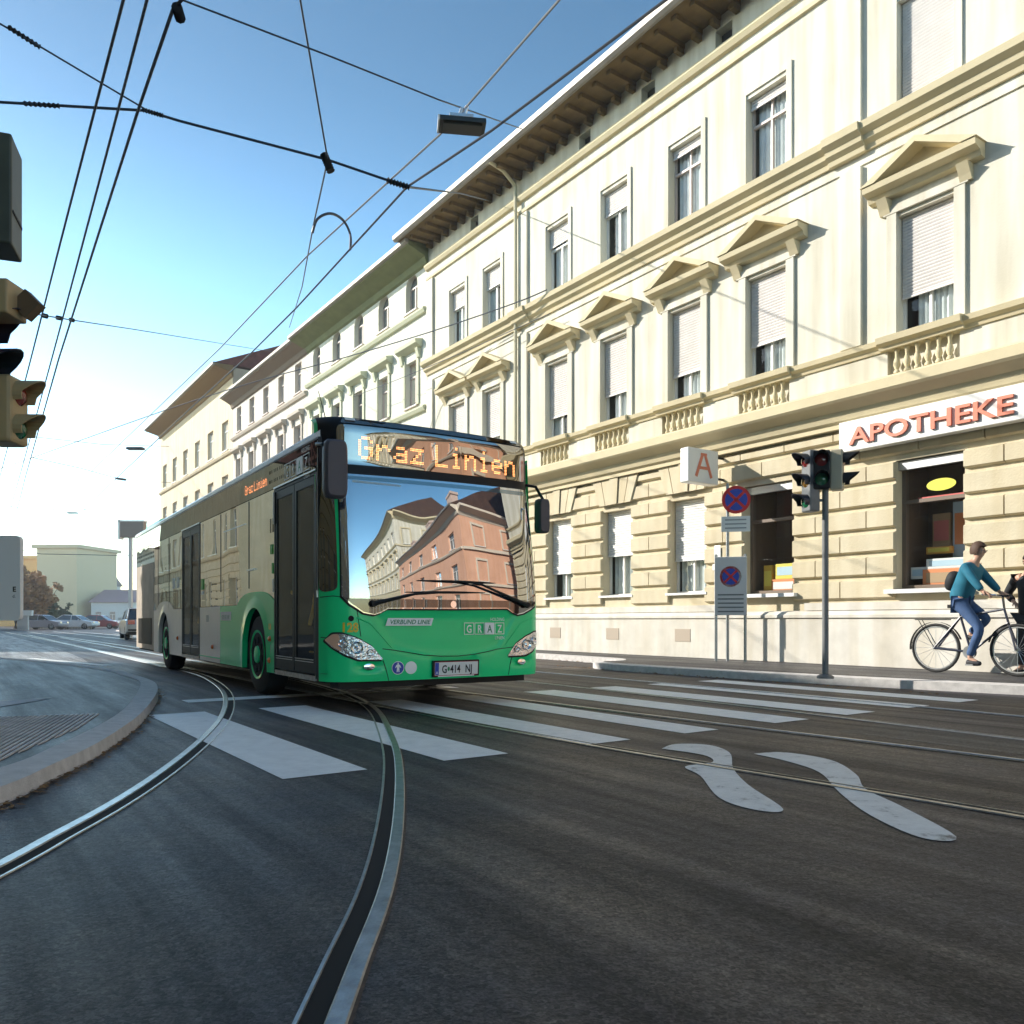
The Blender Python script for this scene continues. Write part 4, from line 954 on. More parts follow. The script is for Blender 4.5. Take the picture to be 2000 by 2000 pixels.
mark('plate_lettering', .178, .362, 'NJ', .112, M_PK, 'LEFT', off=.005, sx=.75, parent=pl, P=plP, bold=.002)
mark('country_letter', -.154, .352, 'A', .04, M_PW, off=.0055, parent=pl, P=plP)
b = MB(); b.add([plP(x, z, .005) for x, z in ell(-.018, .402, .013, .022, 12)], [tuple(range(12))]); b.build('crest', M_PG, pl)
# maker's disc on the band, wipers
patch('round_badge', ell(.04, 1.068, .034, .036), .018, M_CHROME, gs=.02, gz=.02)
def wiper(piv, elbow, tip0, tip1, mid):
    a = fp(*piv, .05); e = fp(*elbow, .09); c = fp(*mid, .07)
    b = MB(); b.tube([a, a.lerp(e, .35), e], [.024, .018, .012], 8); b.tube([e, e.lerp(c, .5), c], [.012, .01, .008], 6); b.lathe([(.03, -.02), (.034, .0), (.028, .03)], 'y', tuple(a), 14)
    w_ = b.build('wiper', M_DARK, bus, smooth=True)
    pts = [(tip0[0] + (tip1[0] - tip0[0]) * k / 12, tip0[1] + (tip1[1] - tip0[1]) * k / 12) for k in range(13)]
    b = MB(); b.tube([fp(*p, .030 + .02 * math.sin(math.pi * k / 12)) for k, p in enumerate(pts)], [.004 + .009 * math.sin(math.pi * k / 12) for k in range(13)], 6); b.build('wiper_blade', M_DARK, w_, smooth=True)
wiper((-.84, 1.065), (-.42, 1.165), (-.50, 1.185), (.42, 1.195), (-.05, 1.19))
wiper((.97, 1.07), (.34, 1.275), (-.37, 1.305), (.56, 1.30), (.12, 1.30))

# flank towards the camera (door side) at x = -1.275
XS = -1.275
def sp(y, z, off=0): return Vector((XS - off, y, z))
def flank(name, y0, y1, z1, m, arch=None, z0=.30, bump=0, off=0, x=XS, sg=-1, th=.05):
    b = MB(); N_ = max(2, int((y1 - y0) / .03)); ys = [y0 + (y1 - y0) * i / N_ for i in range(N_ + 1)]
    def zb(y):
        if arch:
            yc, zc, r_ = arch; d = abs(y - yc)
            if d < r_: return max(z0, zc + math.sqrt(r_ * r_ - d * d) * 1.05)
        return z0
    def zt(y):
        if bump and arch:
            yc, zc, r_ = arch; d = abs(y - yc) / (r_ + .32)
            if d < 1: return z1 + bump * (1 - d ** 3.2)
        return z1
    def xo(y, z):
        o = 0
        if bump and arch:
            yc, zc, r_ = arch; d = math.hypot(y - yc, z - zc) - r_
            if -.1 < d < .16: o = .018 * (1 - max(0, d) / .16)
        return x + sg * (o + off)
    for i in range(N_):
        a, c = ys[i], ys[i + 1]; K = 8
        for k in range(K):
            za0, za1 = zb(a) + (zt(a) - zb(a)) * k / K, zb(a) + (zt(a) - zb(a)) * (k + 1) / K; zc0, zc1 = zb(c) + (zt(c) - zb(c)) * k / K, zb(c) + (zt(c) - zb(c)) * (k + 1) / K
            b.quad((xo(a, za0), a, za0), (xo(c, zc0), c, zc0), (xo(c, zc1), c, zc1), (xo(a, za1), a, za1))
        b.quad((xo(a, zb(a)), a, zb(a)), (xo(c, zb(c)), c, zb(c)), (x - sg * th, c, zb(c)), (x - sg * th, a, zb(a)))
    return b.build(name, m, bus, smooth=True)
FW, RW = 2.62, 8.62; BL = 11.95
flank('side_panel', 1.83, 4.37, 1.10, M_GREEN, (FW, .50, .53), bump=.15)
flank('side_panel', 4.375, 5.66, 1.10, M_SILVERW)
flank('side_panel', 7.04, 9.75, 1.10, M_SILVERW, (RW, .50, .53), bump=.15)
flank('engine_panel', 9.755, BL, 2.05, mat('engine_grille', (.42, .36, .30), .6, var=.2), z0=.32)
b = MB()
for k in range(14): b.box(XS - .012, XS - .001, 10.0 + k * .12, 10.07 + k * .12, .42, .95)
b.build('engine_louvres', M_DARK, bus)
# lower trim line
b = MB(); b.box(XS - .006, XS - .0005, 1.83, 2.05, .36, .375); b.box(XS - .006, XS - .0005, 3.2, 5.66, .36, .375); b.build('skirt_line', M_GREEN, bus)
# black glazed band
flank('window_band', 1.83, 5.66, 2.40, M_SIDEG, z0=1.105, off=-.006)
flank('window_band', 7.04, 9.75, 2.40, M_SIDEG, z0=1.105, off=-.006)
flank('window_band', 9.755, BL, 2.40, M_SIDEG, z0=2.055, off=-.006)
flank('header_glass', .36, BL, 2.70, dark_glass('header_glass', (.008, .008, .007), 1.4, wobble=.003, wscale=.9, fmin=.04, gcol=(.45, .43, .38)), z0=2.405, off=.002)
b = MB()
for y in (2.9, 4.36): b.box(XS - .001, XS + .003, y - .006, y + .006, 1.3, 2.39)
for y in (8.2, 9.3): b.box(XS - .001, XS + .003, y - .006, y + .006, 1.12, 2.39)
b.build('window_joints', M_BLACK, bus)
b = MB(); b.box(XS - .004, XS + .004, 10.9, 11.3, 2.06, 2.09); b.box(XS - .004, XS + .004, 3.05, 4.2, 2.12, 2.13); b.box(XS - .012, XS - .001, 2.6, 2.95, 1.52, 1.54); b.build('vent_flap', M_ALU, bus)
# far flank, rear, roof, floor
b = MB(); xf = 1.275
def fl2(y, z): return (xf - .07 * max(0, (z - 1.1) / 1.8), y, z)
ys = [.35, 2.09, 3.15, 8.09, 9.15, BL]; 
for i in range(5):
    zb = 1.03 if i in (1, 3) else .3
    b.quad(fl2(ys[i], zb), fl2(ys[i + 1], zb), fl2(ys[i + 1], 1.1), fl2(ys[i], 1.1))
b.build('far_side_panel', M_GREEN, bus)
b = MB(); b.quad(fl2(.35, 1.1), fl2(BL, 1.1), fl2(BL, 2.75), fl2(.35, 2.75)); b.build('far_window_band', M_SIDEG, bus)
b = MB(); b.box(XS + .01, xf - .01, BL - .01, BL + .12, .32, 2.78); b.build('rear_panel', M_SILVERW, bus, bevel=.06)
b = MB(); b.box(XS + .06, xf - .06, .3, BL, .28, .34)
for y in (3.3, 7.9): b.box(XS + .06, xf - .06, y, y + .04, .28, 2.7)
b.build('floor_frame', M_BLACK, bus)
b = MB(); b.extrude([(XS + .0, 2.70), (XS - .012, 2.715), (XS - .012, 2.76), (XS + .03, 2.80), (XS + .12, 2.82), (0, 2.86), (xf - .2, 2.82), (xf - .10, 2.78), (xf - .07, 2.70)], 'y', .37, BL + .1); b.build('roof', mat('roof_white', (.60, .62, .64), .35, coat=.4), bus)
# green fairing behind the display and roof units
b = MB(); pf = [(.34, 2.83), (.40, 2.90), (.6, 2.945), (1.0, 2.95), (1.9, 2.89), (2.6, 2.84)]
def ring(y, z, hw, ch): return [(-hw, y, 2.79), (-hw, y, max(2.79, z - ch)), (-hw + ch * 1.3, y, z), (hw - ch * 1.3, y, z), (hw, y, max(2.79, z - ch)), (hw, y, 2.79)]
rg = [ring(y, z, 1.15 - .02 * y, .11) for y, z in pf]; n = 6
for i in range(len(rg) - 1): b.add(rg[i] + rg[i + 1], [(k, (k + 1) % n, n + (k + 1) % n, n + k) for k in range(n)])
b.add(rg[0], [tuple(range(n))]); b.add(rg[-1], [tuple(range(n))])
b.build('roof_fairing', mat('green_fairing', (.003, .16, .06), .2, coat=1), bus)
b = MB(); b.box(-.85, .85, 3.4, 5.9, 2.84, 2.98); b.build('roof_unit', M_SILVERW, bus, bevel=.05)
b = MB(); b.box(-1.1, 1.1, 10.2, 11.9, 2.84, 2.97); b.build('roof_unit', M_GREEN, bus, bevel=.08)
b = MB(); b.tube([(-.9, 1.1, 2.95), (-.93, 1.15, 3.18), (-.97, 1.22, 3.42)], [.008, .005, .004], 6); b.lathe([(.03, 2.955), (.03, 2.975), (.015, 2.99)], 'z', (-.9, 1.1, 0), 10); b.build('aerial', M_BLACK, bus)
# driver side window wrapping the corner and door post
b = MB()
SL = [(-1.2749, .0)]
patch('corner_window', round_poly([(-1.274, 1.17), (-1.165, 1.20), (-1.16, 1.3), (-1.165, 2.37), (-1.274, 2.37)], .05), .004, M_SIDEG, gs=.012)
def door(y0, y1, zt=2.36, front=True):
    # recess box that the clear leaves look into
    b = MB(); xi = XS + .95
    b.quad((xi, y0 - .25, .36), (xi, y1 + .25, .36), (xi, y1 + .25, 2.5), (xi, y0 - .25, 2.5)); b.quad((XS, y0, .36), (xi, y0 - .25, .36), (xi, y0 - .25, 2.5), (XS, y0, 2.5)); b.quad((XS, y1, .36), (xi, y1 + .25, .36), (xi, y1 + .25, 2.5), (XS, y1, 2.5))
    b.quad((XS, y0 - .25, 2.45), (xi, y0 - .25, 2.45), (xi, y1 + .25, 2.45), (XS, y1 + .25, 2.45)); b.quad((XS, y0 - .25, .38), (xi, y0 - .25, .38), (xi, y1 + .25, .38), (XS, y1 + .25, .38))
    b.build('entrance_well', mat('interior_grey', (.022, .022, .022), .9), bus)
    b = MB(); b.box(XS - .002, XS + .05, y0 - .04, y0 - .001, .32, zt + .03); b.box(XS - .002, XS + .05, y1 + .001, y1 + .04, .32, zt + .03); b.box(XS - .002, XS + .05, y0, y1, zt, zt + .03); b.build('door_frame', M_DARK, bus)
    b = MB(); b.box(XS - .014, XS - .003, y0 - .03, y1 + .03, zt + .035, zt + .05); b.build('door_gutter', M_ALU, bus)
    b = MB(); b.box(XS - .006, XS + .2, y0, y1, .295, .345); b.build('door_sill', mat('scratched_alu', (.55, .50, .46), .45, metal=.6, var=.3, vscale=20), bus)
    ym = (y0 + y1) / 2
    for a, c in ((y0 + .005, ym - .008), (ym + .008, y1 - .005)):
        b = MB(); f = .055; bz = .62
        for q in ((a, a + f, .36, zt - .005), (c - f, c, .36, zt - .005), (a + f, c - f, .36, .50), (a + f, c - f, zt - .09, zt - .005)): b.box(XS + .002, XS + .04, q[0], q[1], q[2], q[3])
        lf = b.build('door_leaf', M_DARK, bus)
        b = MB(); b.quad((XS + .012, a + f, .50), (XS + .012, c - f, .50), (XS + .012, c - f, zt - .09), (XS + .012, a + f, zt - .09)); b.build('pane', M_DOORG, lf)
        b = MB(); b.box(XS - .002, XS + .0015, a + .06, c - .02, .475, .482); b.box(XS - .002, XS + .0015, a + .06, c - .02, .50, .507); b.build('kick_strip', M_ALU, lf)
    b = MB(); b.tube([(XS + .25, ym - .35, .4), (XS + .25, ym - .35, 2.4)], .017, 8); b.tube([(XS + .08, y0 + .10, 1.45), (XS + .08, y0 + .24, 1.1), (XS + .08, y0 + .08, .62), (XS + .08, y0 + .08, .45)], .028, 8)
    b.tube([(XS + .08, y0 + .2, 1.16), (XS + .08, y0 + .40, .86)], .022, 8); b.tube([(XS + .3, y0 + .1, .55), (XS + .3, y1 - .3, .55)], .012, 6)
    if front: b.tube([(XS + .16, y1 - .1, 1.22), (XS + .16, y1 - .25, 1.18)], .02, 8)
    b.build('handrail', M_YRAIL, bus, smooth=True)
door(.44, 1.78); door(5.71, 6.99, front=False)
b = MB(); b.box(XS - .0, XS + .06, .35, .40, .30, 2.72); b.build('corner_post', M_DARK, bus)
b = MB(); b.tube([(XS - .004, .37, 2.68), (XS - .004, .37, 1.15)], .004, 5); b.box(XS - .012, XS - .001, .36, .385, 1.13, 1.2); b.build('post_strip', M_ALU, bus)
b = MB(); b.tube([(XS - .006, 1.81, 2.36), (XS - .006, 1.81, 2.0)], .014, 6); b.build('door_strip', M_ALU, bus)
# marks on the flank
def sq(y, z, off=0): return Vector((XS - off - .002, y, z))
SM = lambda s, z, o=0: Vector((XS - .003 - o, -s, z))
graz(-1.44, -.60, 2.435, 2.61, SM, bus, .004)
b, xe = dots('Graz Linien', 0, 0, 1, 1, lambda x, z: (x, 0, z)); cw = .95 / (xe - 1)
b, _ = dots('Graz Linien', -3.05, 2.60, cw, .017, lambda x, z: Vector((XS - .006, -x, z))); b.build('side_lettering', mat('amber_led_dim', (1, .30, .10), .5, emit=1.6), bus)
b = MB(); b.box(XS - .004, XS - .003, 3.75, 4.33, .90, 1.02); ls = b.build('line_sticker', M_PW, bus); mark('lettering', -4.28, .925, 'VERBUND LINIE', .075, M_PG, 'LEFT', off=.004, parent=ls, P=SM, shear=.2, sx=.85)
mark('fleet_number', -2.03, .80, '128', .09, M_YEL, 'LEFT', off=.004, P=SM, bold=.004, sx=.8)
for y, z in ((1.97, .69), (1.99, .44), (4.8, .52), (7.35, .6)):
    b = MB(); b.lathe([(.035, .02), (.028, -.005), (.01, -.014)], 'x', (XS - .0, y, z), 14)
    b.v = [Vector((XS - .004 - abs(v.x - XS - .02) * .8, v.y, v.z)) for v in b.v]; b.build('side_marker', M_ORANGE, bus, smooth=True)
b = MB(); b.box(XS - .003, XS - .001, 1.95, 2.05, .50, .62); b.build('intake_grille', M_METAL, bus)
for y, z, m, w_, h_ in ((1.93, 1.72, mat('sticker_green', (.12, .50, .08), .5), .07, .11), (1.88, 1.50, MATS['sticker_green'], .05, .12), (1.87, 1.30, M_ALU, .05, .15), (5.5, 1.45, MATS['sticker_green'], .14, .16), (5.5, 1.32, M_PW, .13, .05), (7.4, 1.55, M_PW, .16, .18), (7.75, 1.55, M_PW, .16, .18), (5.15, .93, M_METAL, .13, .10)):
    b = MB(); b.box(XS - .005, XS + .003, y - w_ / 2, y + w_ / 2, z - h_ / 2, z + h_ / 2); b.build('sticker', m, bus)
# mirrors
def mirror(c, hw, z0, z1, d, arm):
    b = MB(); b.tube(arm, .018, 8); mm = b.build('mirror', M_DARK, bus, smooth=True)
    b = MB(); K = 20; secs = []
    for dy, sc_ in ((0, .80), (.02, .95), (d * .5, 1.0), (d, .96)):
        vs = []
        for k in range(K):
            a = 2 * math.pi * k / K; ca, sa = math.cos(a), math.sin(a); px = hw * sc_ * math.copysign(abs(ca) ** .35, ca); pz = (z1 - z0) / 2 * (sc_ * .5 + .5) * math.copysign(abs(sa) ** .35, sa)
            vs.append((c[0] + px, c[1] + dy, (z0 + z1) / 2 + pz))
        secs.append(vs)
    vs = sum(secs, []); b.add(vs, [(j * K + k, j * K + (k + 1) % K, (j + 1) * K + (k + 1) % K, (j + 1) * K + k) for j in range(3) for k in range(K)] + [tuple(range(K)), tuple(3 * K + k for k in range(K))])
    b.build('casing', mat('mirror_casing', (.075, .065, .078), .5, bump=.2, bscale=200), mm, smooth=True)
    b = MB(); b.box(c[0] - hw * .8, c[0] + hw * .8, c[1] + d + .001, c[1] + d + .004, z0 + .05, z1 - .05); b.build('mirror_glass', M_CHROME, mm)
mirror((-1.235, -.06), .115, 2.06, 2.63, .12, [(-1.26, .37, 2.62), (-1.33, .25, 2.62), (-1.34, .05, 2.58), (-1.30, .0, 2.50)])
mirror((1.335, .16), .075, 1.90, 2.30, .12, [(1.16, .3, 2.45), (1.28, .28, 2.44), (1.335, .22, 2.30), (1.335, .2, 2.25)])
# wheels
def wheel(x, y, sg, z=.485):
    w_ = MB(); w_.lathe([(.28, -.14), (.42, -.14), (.47, -.12), (.485, -.06), (.485, .06), (.47, .12), (.42, .14), (.28, .14)], 'x', (x, y, z), 40); wh = w_.build('wheel', M_RUBBER, bus, smooth=True)
    b = MB(); X_ = x + sg * .13
    b.lathe([(.30, 0), (.30, sg * .02), (.27, sg * .012), (.25, -sg * .04), (.12, -sg * .02), (.10, sg * .03), (.02, sg * .04)], 'x', (X_, y, z), 40); b.build('rim', M_GREEN, wh, smooth=True)
    b = MB()
    for k in range(8):
        a = 2 * math.pi * k / 8 + .2; cy, cz = y + .185 * math.cos(a), z + .185 * math.sin(a)
        b.lathe([(.042, -.03), (.042, sg * .0)], 'x', (X_ - sg * .004, cy, cz), 12)
    b.build('rim_holes', M_BLACK, wh)
for y in (FW, RW): wheel(-1.10, y, -1); wheel(1.10, y, 1)
for y in (FW, RW):   # dark inner arches
    b = MB(); b.extrude([(y + .56 * math.cos(math.pi * k / 12), .45 + .62 * math.sin(math.pi * k / 12)) for k in range(13)], 'x', XS + .055, XS + .075 + .02) if False else b.box(XS + .5, XS + .52, y - .6, y + .6, .3, 1.1); b.build('wheel_well', M_BLACK, bus)
for y in (FW, RW):
    b = MB(); K = 12; pts = [(y + .57 * math.cos(math.pi * k / K), .45 + .64 * math.sin(math.pi * k / K)) for k in range(K + 1)]
    for k in range(K): b.quad((XS + .03, *pts[k]), (XS + .03, *pts[k + 1]), (XS + .5, *pts[k + 1]), (XS + .5, *pts[k]))
    b.build('wheel_arch_liner', M_BLACK, bus)

# ---------------------------------------------------------------- signals, signs, wires, lamp
def lamp_head(root, c, rz, n, hx=.13, pitch=.28, body=None, vis=None, board=False, dia=.1, vl=.20):
    """signal head with n lamps facing local -y, rotated rz, centre of the head at c"""
    body = body or M_DARK; vis = vis or M_DARK
    Mx = Matrix.Translation(c) @ Matrix.Rotation(rz, 4, 'Z'); h = n * pitch
    b = MB(); b.M = Mx; b.box(-hx, hx, .0, .16, -h / 2, h / 2); hd = b.build('signal_head', body, root, bevel=.02)
    if board: b = MB(); b.M = Mx; b.box(-hx - .09, hx + .09, .165, .18, -h / 2 - .1, h / 2 + .1); b.build('backing_board', M_BLACK, hd)
    cols = [(.16, .01, .01), (.16, .08, .01), (.01, .12, .05)] if n == 3 else [(.16, .01, .01), (.01, .12, .05)]
    for k in range(n):
        z = h / 2 - pitch * (k + .5)
        b = MB(); b.M = Mx; b.lathe([(dia, .0), (dia * .7, -.02), (.005, -.03)], 'y', (0, 0, z), 18); b.build('lens', mat('lens%d%d' % (n, k), cols[k], .15, coat=1), hd, smooth=True)
        b = MB(); b.M = Mx; K = 14; r = dia + .015
        for j in range(K):
            a0, a1 = math.pi * (-.18 + 1.36 * j / K), math.pi * (-.18 + 1.36 * (j + 1) / K)
            L0 = vl * (.35 + .65 * max(0, math.sin(max(0, min(math.pi, a0))))); L1 = vl * (.35 + .65 * max(0, math.sin(max(0, min(math.pi, a1)))))
            p = lambda a, L, r_: (r_ * math.cos(a), -L, z + r_ * math.sin(a))
            b.quad(p(a0, 0, r), p(a1, 0, r), p(a1, L1, r), p(a0, L0, r)); b.quad(p(a0, 0, r - .006), p(a1, 0, r - .006), p(a1, L1, r - .006), p(a0, L0, r - .006)); b.quad(p(a0, L0, r), p(a1, L1, r), p(a1, L1, r - .006), p(a0, L0, r - .006))
        b.build('visor', vis, hd, smooth=True)
    return hd
M_POLE = mat('pole_grey', (.16, .165, .17), .5, var=.2, vscale=6)
M_OLIVE = mat('signal_case_olive', (.10, .10, .06), .45); M_TANC = mat('signal_case_tan', (.42, .31, .16), .5, var=.1); M_NAVY = mat('visor_navy', (.012, .018, .035), .3)
# signals over the crossing on the right
P_ = G(1612, 1325, .12)
r = thing('traffic_light', 'slim pole with grey and black signal heads in front of the pharmacy wall', 'traffic light', (P_.x, P_.y, .12))
b = MB(); b.tube([(0, 0, 0), (0, 0, 3.05)], .042, 12); b.lathe([(.11, 0), (.11, .03), (.06, .06)], 'z', (0, 0, 0), 14); b.build('pole', M_POLE, r, smooth=True)
b = MB(); b.tube([(0, 0, 2.95), (-.22, 0, 2.95)], .02, 6); b.tube([(0, 0, 2.4), (-.22, 0, 2.4)], .02, 6); b.tube([(0, 0, 2.95), (.3, 0, 2.95)], .02, 6); b.build('bracket', M_POLE, r)
lamp_head(r, Vector((-.26, .02, 2.66)), R(-75), 3, hx=.10, pitch=.275, body=M_POLE, vis=M_NAVY, dia=.085)
lamp_head(r, Vector((-.09, -.10, 2.80)), R(-18), 2, hx=.11, pitch=.26, body=M_DARK, dia=.085)
lamp_head(r, Vector((.22, -.06, 2.80)), R(62), 2, hx=.10, pitch=.27, body=mat('signal_case_cream', (.48, .42, .30), .5), dia=.085)
# left signal, seen from behind and close to the camera
P_ = Vector((-3.08, 4.5, KZ))
r = thing('traffic_light', 'tan signal heads with navy visors below a dark olive box at the left edge', 'traffic light', P_)
b = MB(); b.tube([(0, 0, 0), (0, 0, 3.6)], .06, 14); b.lathe([(.14, 0), (.14, .03), (.07, .07)], 'z', (0, 0, 0), 14); b.build('pole', M_POLE, r, smooth=True)
lamp_head(r, Vector((.28, -.20, 2.245)), R(88), 2, hx=.12, pitch=.215, body=M_TANC, vis=M_NAVY, dia=.085)
b = MB(); b.box(.1, .46, -.30, -.12, 2.40, 2.58); b.build('junction_box', M_TANC, r, bevel=.01)
lamp_head(r, Vector((.42, -.12, 1.93)), R(92), 2, hx=.09, pitch=.18, body=M_TANC, vis=M_TANC, dia=.06, vl=.13)
b = MB(); b.M = Matrix.Translation((.17, -.06, 0)) @ Matrix.Rotation(R(20), 4, 'Z'); b.box(-.17, .17, -.12, .14, 2.84, 3.44)
b.build('upper_box', mat('olive_box', (.055, .065, .045), .5, var=.35, vscale=2.5), r, bevel=.012)
b = MB(); b.M = Matrix.Translation((.17, -.06, 0)) @ Matrix.Rotation(R(20), 4, 'Z'); b.box(-.12, -.02, -.06, .02, 2.78, 2.82); b.box(.171, .174, -.10, .12, 3.02, 3.035); b.build('box_fittings', M_BLACK, r)
b = MB(); b.M = Matrix.Translation((.50, -.18, 2.48)) @ Matrix.Rotation(R(45), 4, 'Y'); b.box(-.055, .055, -.03, .03, -.055, .055); b.build('diamond_bracket', mat('brown_steel', (.14, .09, .05), .5), r)
r = thing('notice_board', 'pale grey notice board with a rounded corner at the left edge of the picture', 'notice board', (-2.90, 4.62, KZ))
b = MB(); b.extrude(round_poly([(-.75, .80), (.095, .80), (.095, 1.285), (-.75, 1.285)], .03), 'y', 0, .03); b.build('board', mat('board_grey', (.85, .83, .81), .45), r)
b = MB(); b.tube([(-.35, .05, 0), (-.35, .05, 1.25)], .025, 8); b.build('post', M_POLE, r)
mark('lettering', .072, .965, 'E', .040, M_PK, 'RIGHT', bold=.0012, off=.002, parent=r, P=lambda x, z, o=0: Vector((x, -o, z)))
mark('lettering', .070, .930, 'd.', .026, M_PK, 'RIGHT', off=.002, parent=r, P=lambda x, z, o=0: Vector((x, -o, z)))
# no stopping signs on the right pavement
P_ = W(12.45, 10.55, .12)
yaw = math.atan2(P_.x, P_.y)
r = thing('no_stopping_sign', 'round blue and red no stopping sign with a plate below on a thin pole', 'traffic sign', P_, -R(14))
b = MB(); b.tube([(0, 0, 0), (0, 0, 3.45)], .032, 10); b.build('pole', M_METAL, r, smooth=True)
def rsign(cx, cz, R_, root):
    b = MB(); K = 32; b.lathe([(R_, .0), (R_, .006)], 'y', (cx, -.05, cz), K); d = b.build('sign_disc', M_RED, root)
    b = MB(); b.lathe([(R_ * .78, .0), (R_ * .78, .003)], 'y', (cx, -.053, cz), K); b.build('disc_field', M_BLUE, d)
    b = MB()
    for a in (R(45), R(-45)):
        dx, dz = math.cos(a), math.sin(a); w_ = R_ * .1; L = R_ * .80
        b.add([(cx + dx * s * L - dz * t * w_, -.055, cz + dz * s * L + dx * t * w_) for s, t in ((-1, -1), (1, -1), (1, 1), (-1, 1))], [(0, 1, 2, 3)])
    b.build('cross_bars', M_RED, d)
rsign(.16, 3.12, .27, r)
b = MB(); b.box(-.12, .42, -.05, -.045, 2.50, 2.80); pl2 = b.build('supplement_plate', M_WHITE, r, bevel=.01)
b = MB()
for k in range(3): b.box(-.05, .35, -.053, -.051, 2.56 + k * .08, 2.585 + k * .08)
b.build('plate_text_lines', M_METAL, pl2)
r2 = thing('no_stopping_sign', 'rectangular white board with a small no stopping emblem above rows of text', 'traffic sign', W(12.30, 10.35, .12), -R(14))
b = MB(); b.tube([(-.27, 0, 0), (-.27, 0, 2.05)], .028, 8); b.tube([(.27, 0, 0), (.27, 0, 2.05)], .028, 8); b.build('posts', M_METAL, r2, smooth=True)
b = MB(); b.box(-.30, .30, -.05, -.03, .88, 2.0); bd = b.build('board', mat('board_white', (.62, .60, .60), .45), r2, bevel=.012)
rsign(0, 1.62, .2, r2)
b = MB()
for k in range(5): b.box(-.24, .24, -.054, -.0505, .94 + k * .08, .965 + k * .08)
b.build('text_lines', M_POLE, bd)

# overhead wires
M_WIRE = mat('wire_dark', (.035, .05, .075), .5); M_WIREL = mat('wire_silver', (.30, .31, .33), .4, metal=.6)
def wire(label, pts, r=.011, m=None, extra=None, smooth=0):
    if smooth: pts = smooth_pts(pts, smooth)
    o0 = Vector(pts[0]); root = thing('overhead_wire', label, 'overhead wire', o0)
    b = MB(); b.tube([Vector(p) - o0 for p in pts], r, 6); b.build('cable', m or M_WIRE, root, smooth=True)
    for (p, q, rr) in (extra or []):
        p, q = Vector(p) - o0, Vector(q) - o0; n = 7; prof = []
        b = MB(); K = 15; b.tube([p.lerp(q, k / K) for k in range(K + 1)], [rr if k % 2 else rr * .55 for k in range(K + 1)], 8); b.build('insulator', M_BLACK, root, smooth=True)
    return root
Z1 = 5.9
wire('dark contact wire, leftmost of the three running down the left side of the sky', [PZ(262, -80, Z1), PZ(185, 215, Z1), PZ(110, 505, Z1), PZ(45, 760, Z1), PZ(0, 930, Z1), PZ(-40, 1080, Z1)], .013, smooth=4)
wire('dark contact wire, middle one of the three running down the left side of the sky', [PZ(308, -80, Z1), PZ(232, 210, Z1), PZ(155, 500, Z1), PZ(85, 760, Z1), PZ(30, 960, Z1), PZ(-10, 1100, Z1)], .013, smooth=4)
wire('dark contact wire, rightmost of the three on the left, ending in a clamp', [PZ(362, -8, Z1), PZ(338, 18, Z1), PZ(270, 215, Z1), PZ(190, 465, Z1), PZ(115, 700, Z1), PZ(50, 930, Z1), PZ(10, 1090, Z1)], .015, extra=[(PZ(345, 12, Z1 - .02), PZ(352, 36, Z1 - .02), .045)])
node1 = PY(640, 312, 9.0); node2 = PZ(795, 365, 5.85)
wire('span wire with rod insulators crossing the sky from the left edge to the mint building', [PY(-60, 196, 8.4), PY(60, 203, 8.5), PY(285, 216, 8.7), PY(350, 236, 8.8), node1, node2, PY(900, 378, 16), PY(955, 392, 23.6)], .014, extra=[(PY(45, 202, 8.5), PY(115, 207, 8.55), .028), (PY(278, 214, 8.7), PY(318, 226, 8.75), .028), (PY(632, 300, 9), PY(646, 334, 9), .05), (PY(755, 352, 9.2), PY(800, 366, 9.25), .04)])
wire('thin span wire dropping from the top left corner to the double span wire', [PY(-60, 12, 7.6), PY(85, 95, 8), PY(285, 214, 8.7)], .009, extra=[(PY(15, 52, 7.8), PY(78, 92, 8), .028)])
wire('thin bluish wire crossing the top of the sky towards the hanging lamp', [PY(330, -10, 6.8), PY(640, 108, 7.6), PY(860, 196, 8.5), PY(1020, 252, 13)], .008)
wire('thin wire coming from the top edge down to the knot of the double span wire', [PY(576, -60, 7.2), node1], .010)
wire('thin feeder wire hanging from the knot of the double span wire towards the roofs', [node1, PY(612, 440, 10.5), PY(590, 560, 14), PY(565, 640, 22)], .010)
wire('curved jumper cable arching like a hook between the feeder and the contact wire', [PY(610, 455, 10.5), PY(620, 428, 10.5), PY(645, 417, 10.6), PY(670, 430, 10.9), PY(684, 458, 11.1), PZ(684, 487, 5.85)], .018, smooth=5)
wire('black contact wire running diagonally across the middle of the sky over the street', [PZ(1420, -90, 5.85), PZ(1300, 0, 5.85), PZ(960, 255, 5.85), node2, PZ(580, 600, 5.85), PZ(490, 690, 5.85), PZ(380, 790, 5.85), PZ(200, 960, 5.85), PZ(120, 1040, 5.85)], .013)
wire('silvery twisted catenary wire above the black contact wire, carrying the hanging lamp', [PZ(1160, -80, 6.5), PZ(1092, 0, 6.5), PZ(905, 215, 6.5), PZ(860, 262, 6.5), PZ(600, 500, 6.5), PZ(430, 680, 6.5), PZ(200, 900, 6.5), PZ(100, 1000, 6.5)], .012, M_WIREL)
wire('thin wire crossing the pale sky from the left signal to the rose building', [PY(60, 612, 12), PY(140, 625, 15), PY(260, 643, 20), PY(500, 682, 34), PY(560, 690, 44)], .012, extra=[(PY(84, 616, 13), PY(92, 618, 13), .04), (PY(110, 620, 14), PY(120, 622, 14), .04), (PY(136, 624, 15), PY(144, 626, 15), .04)])
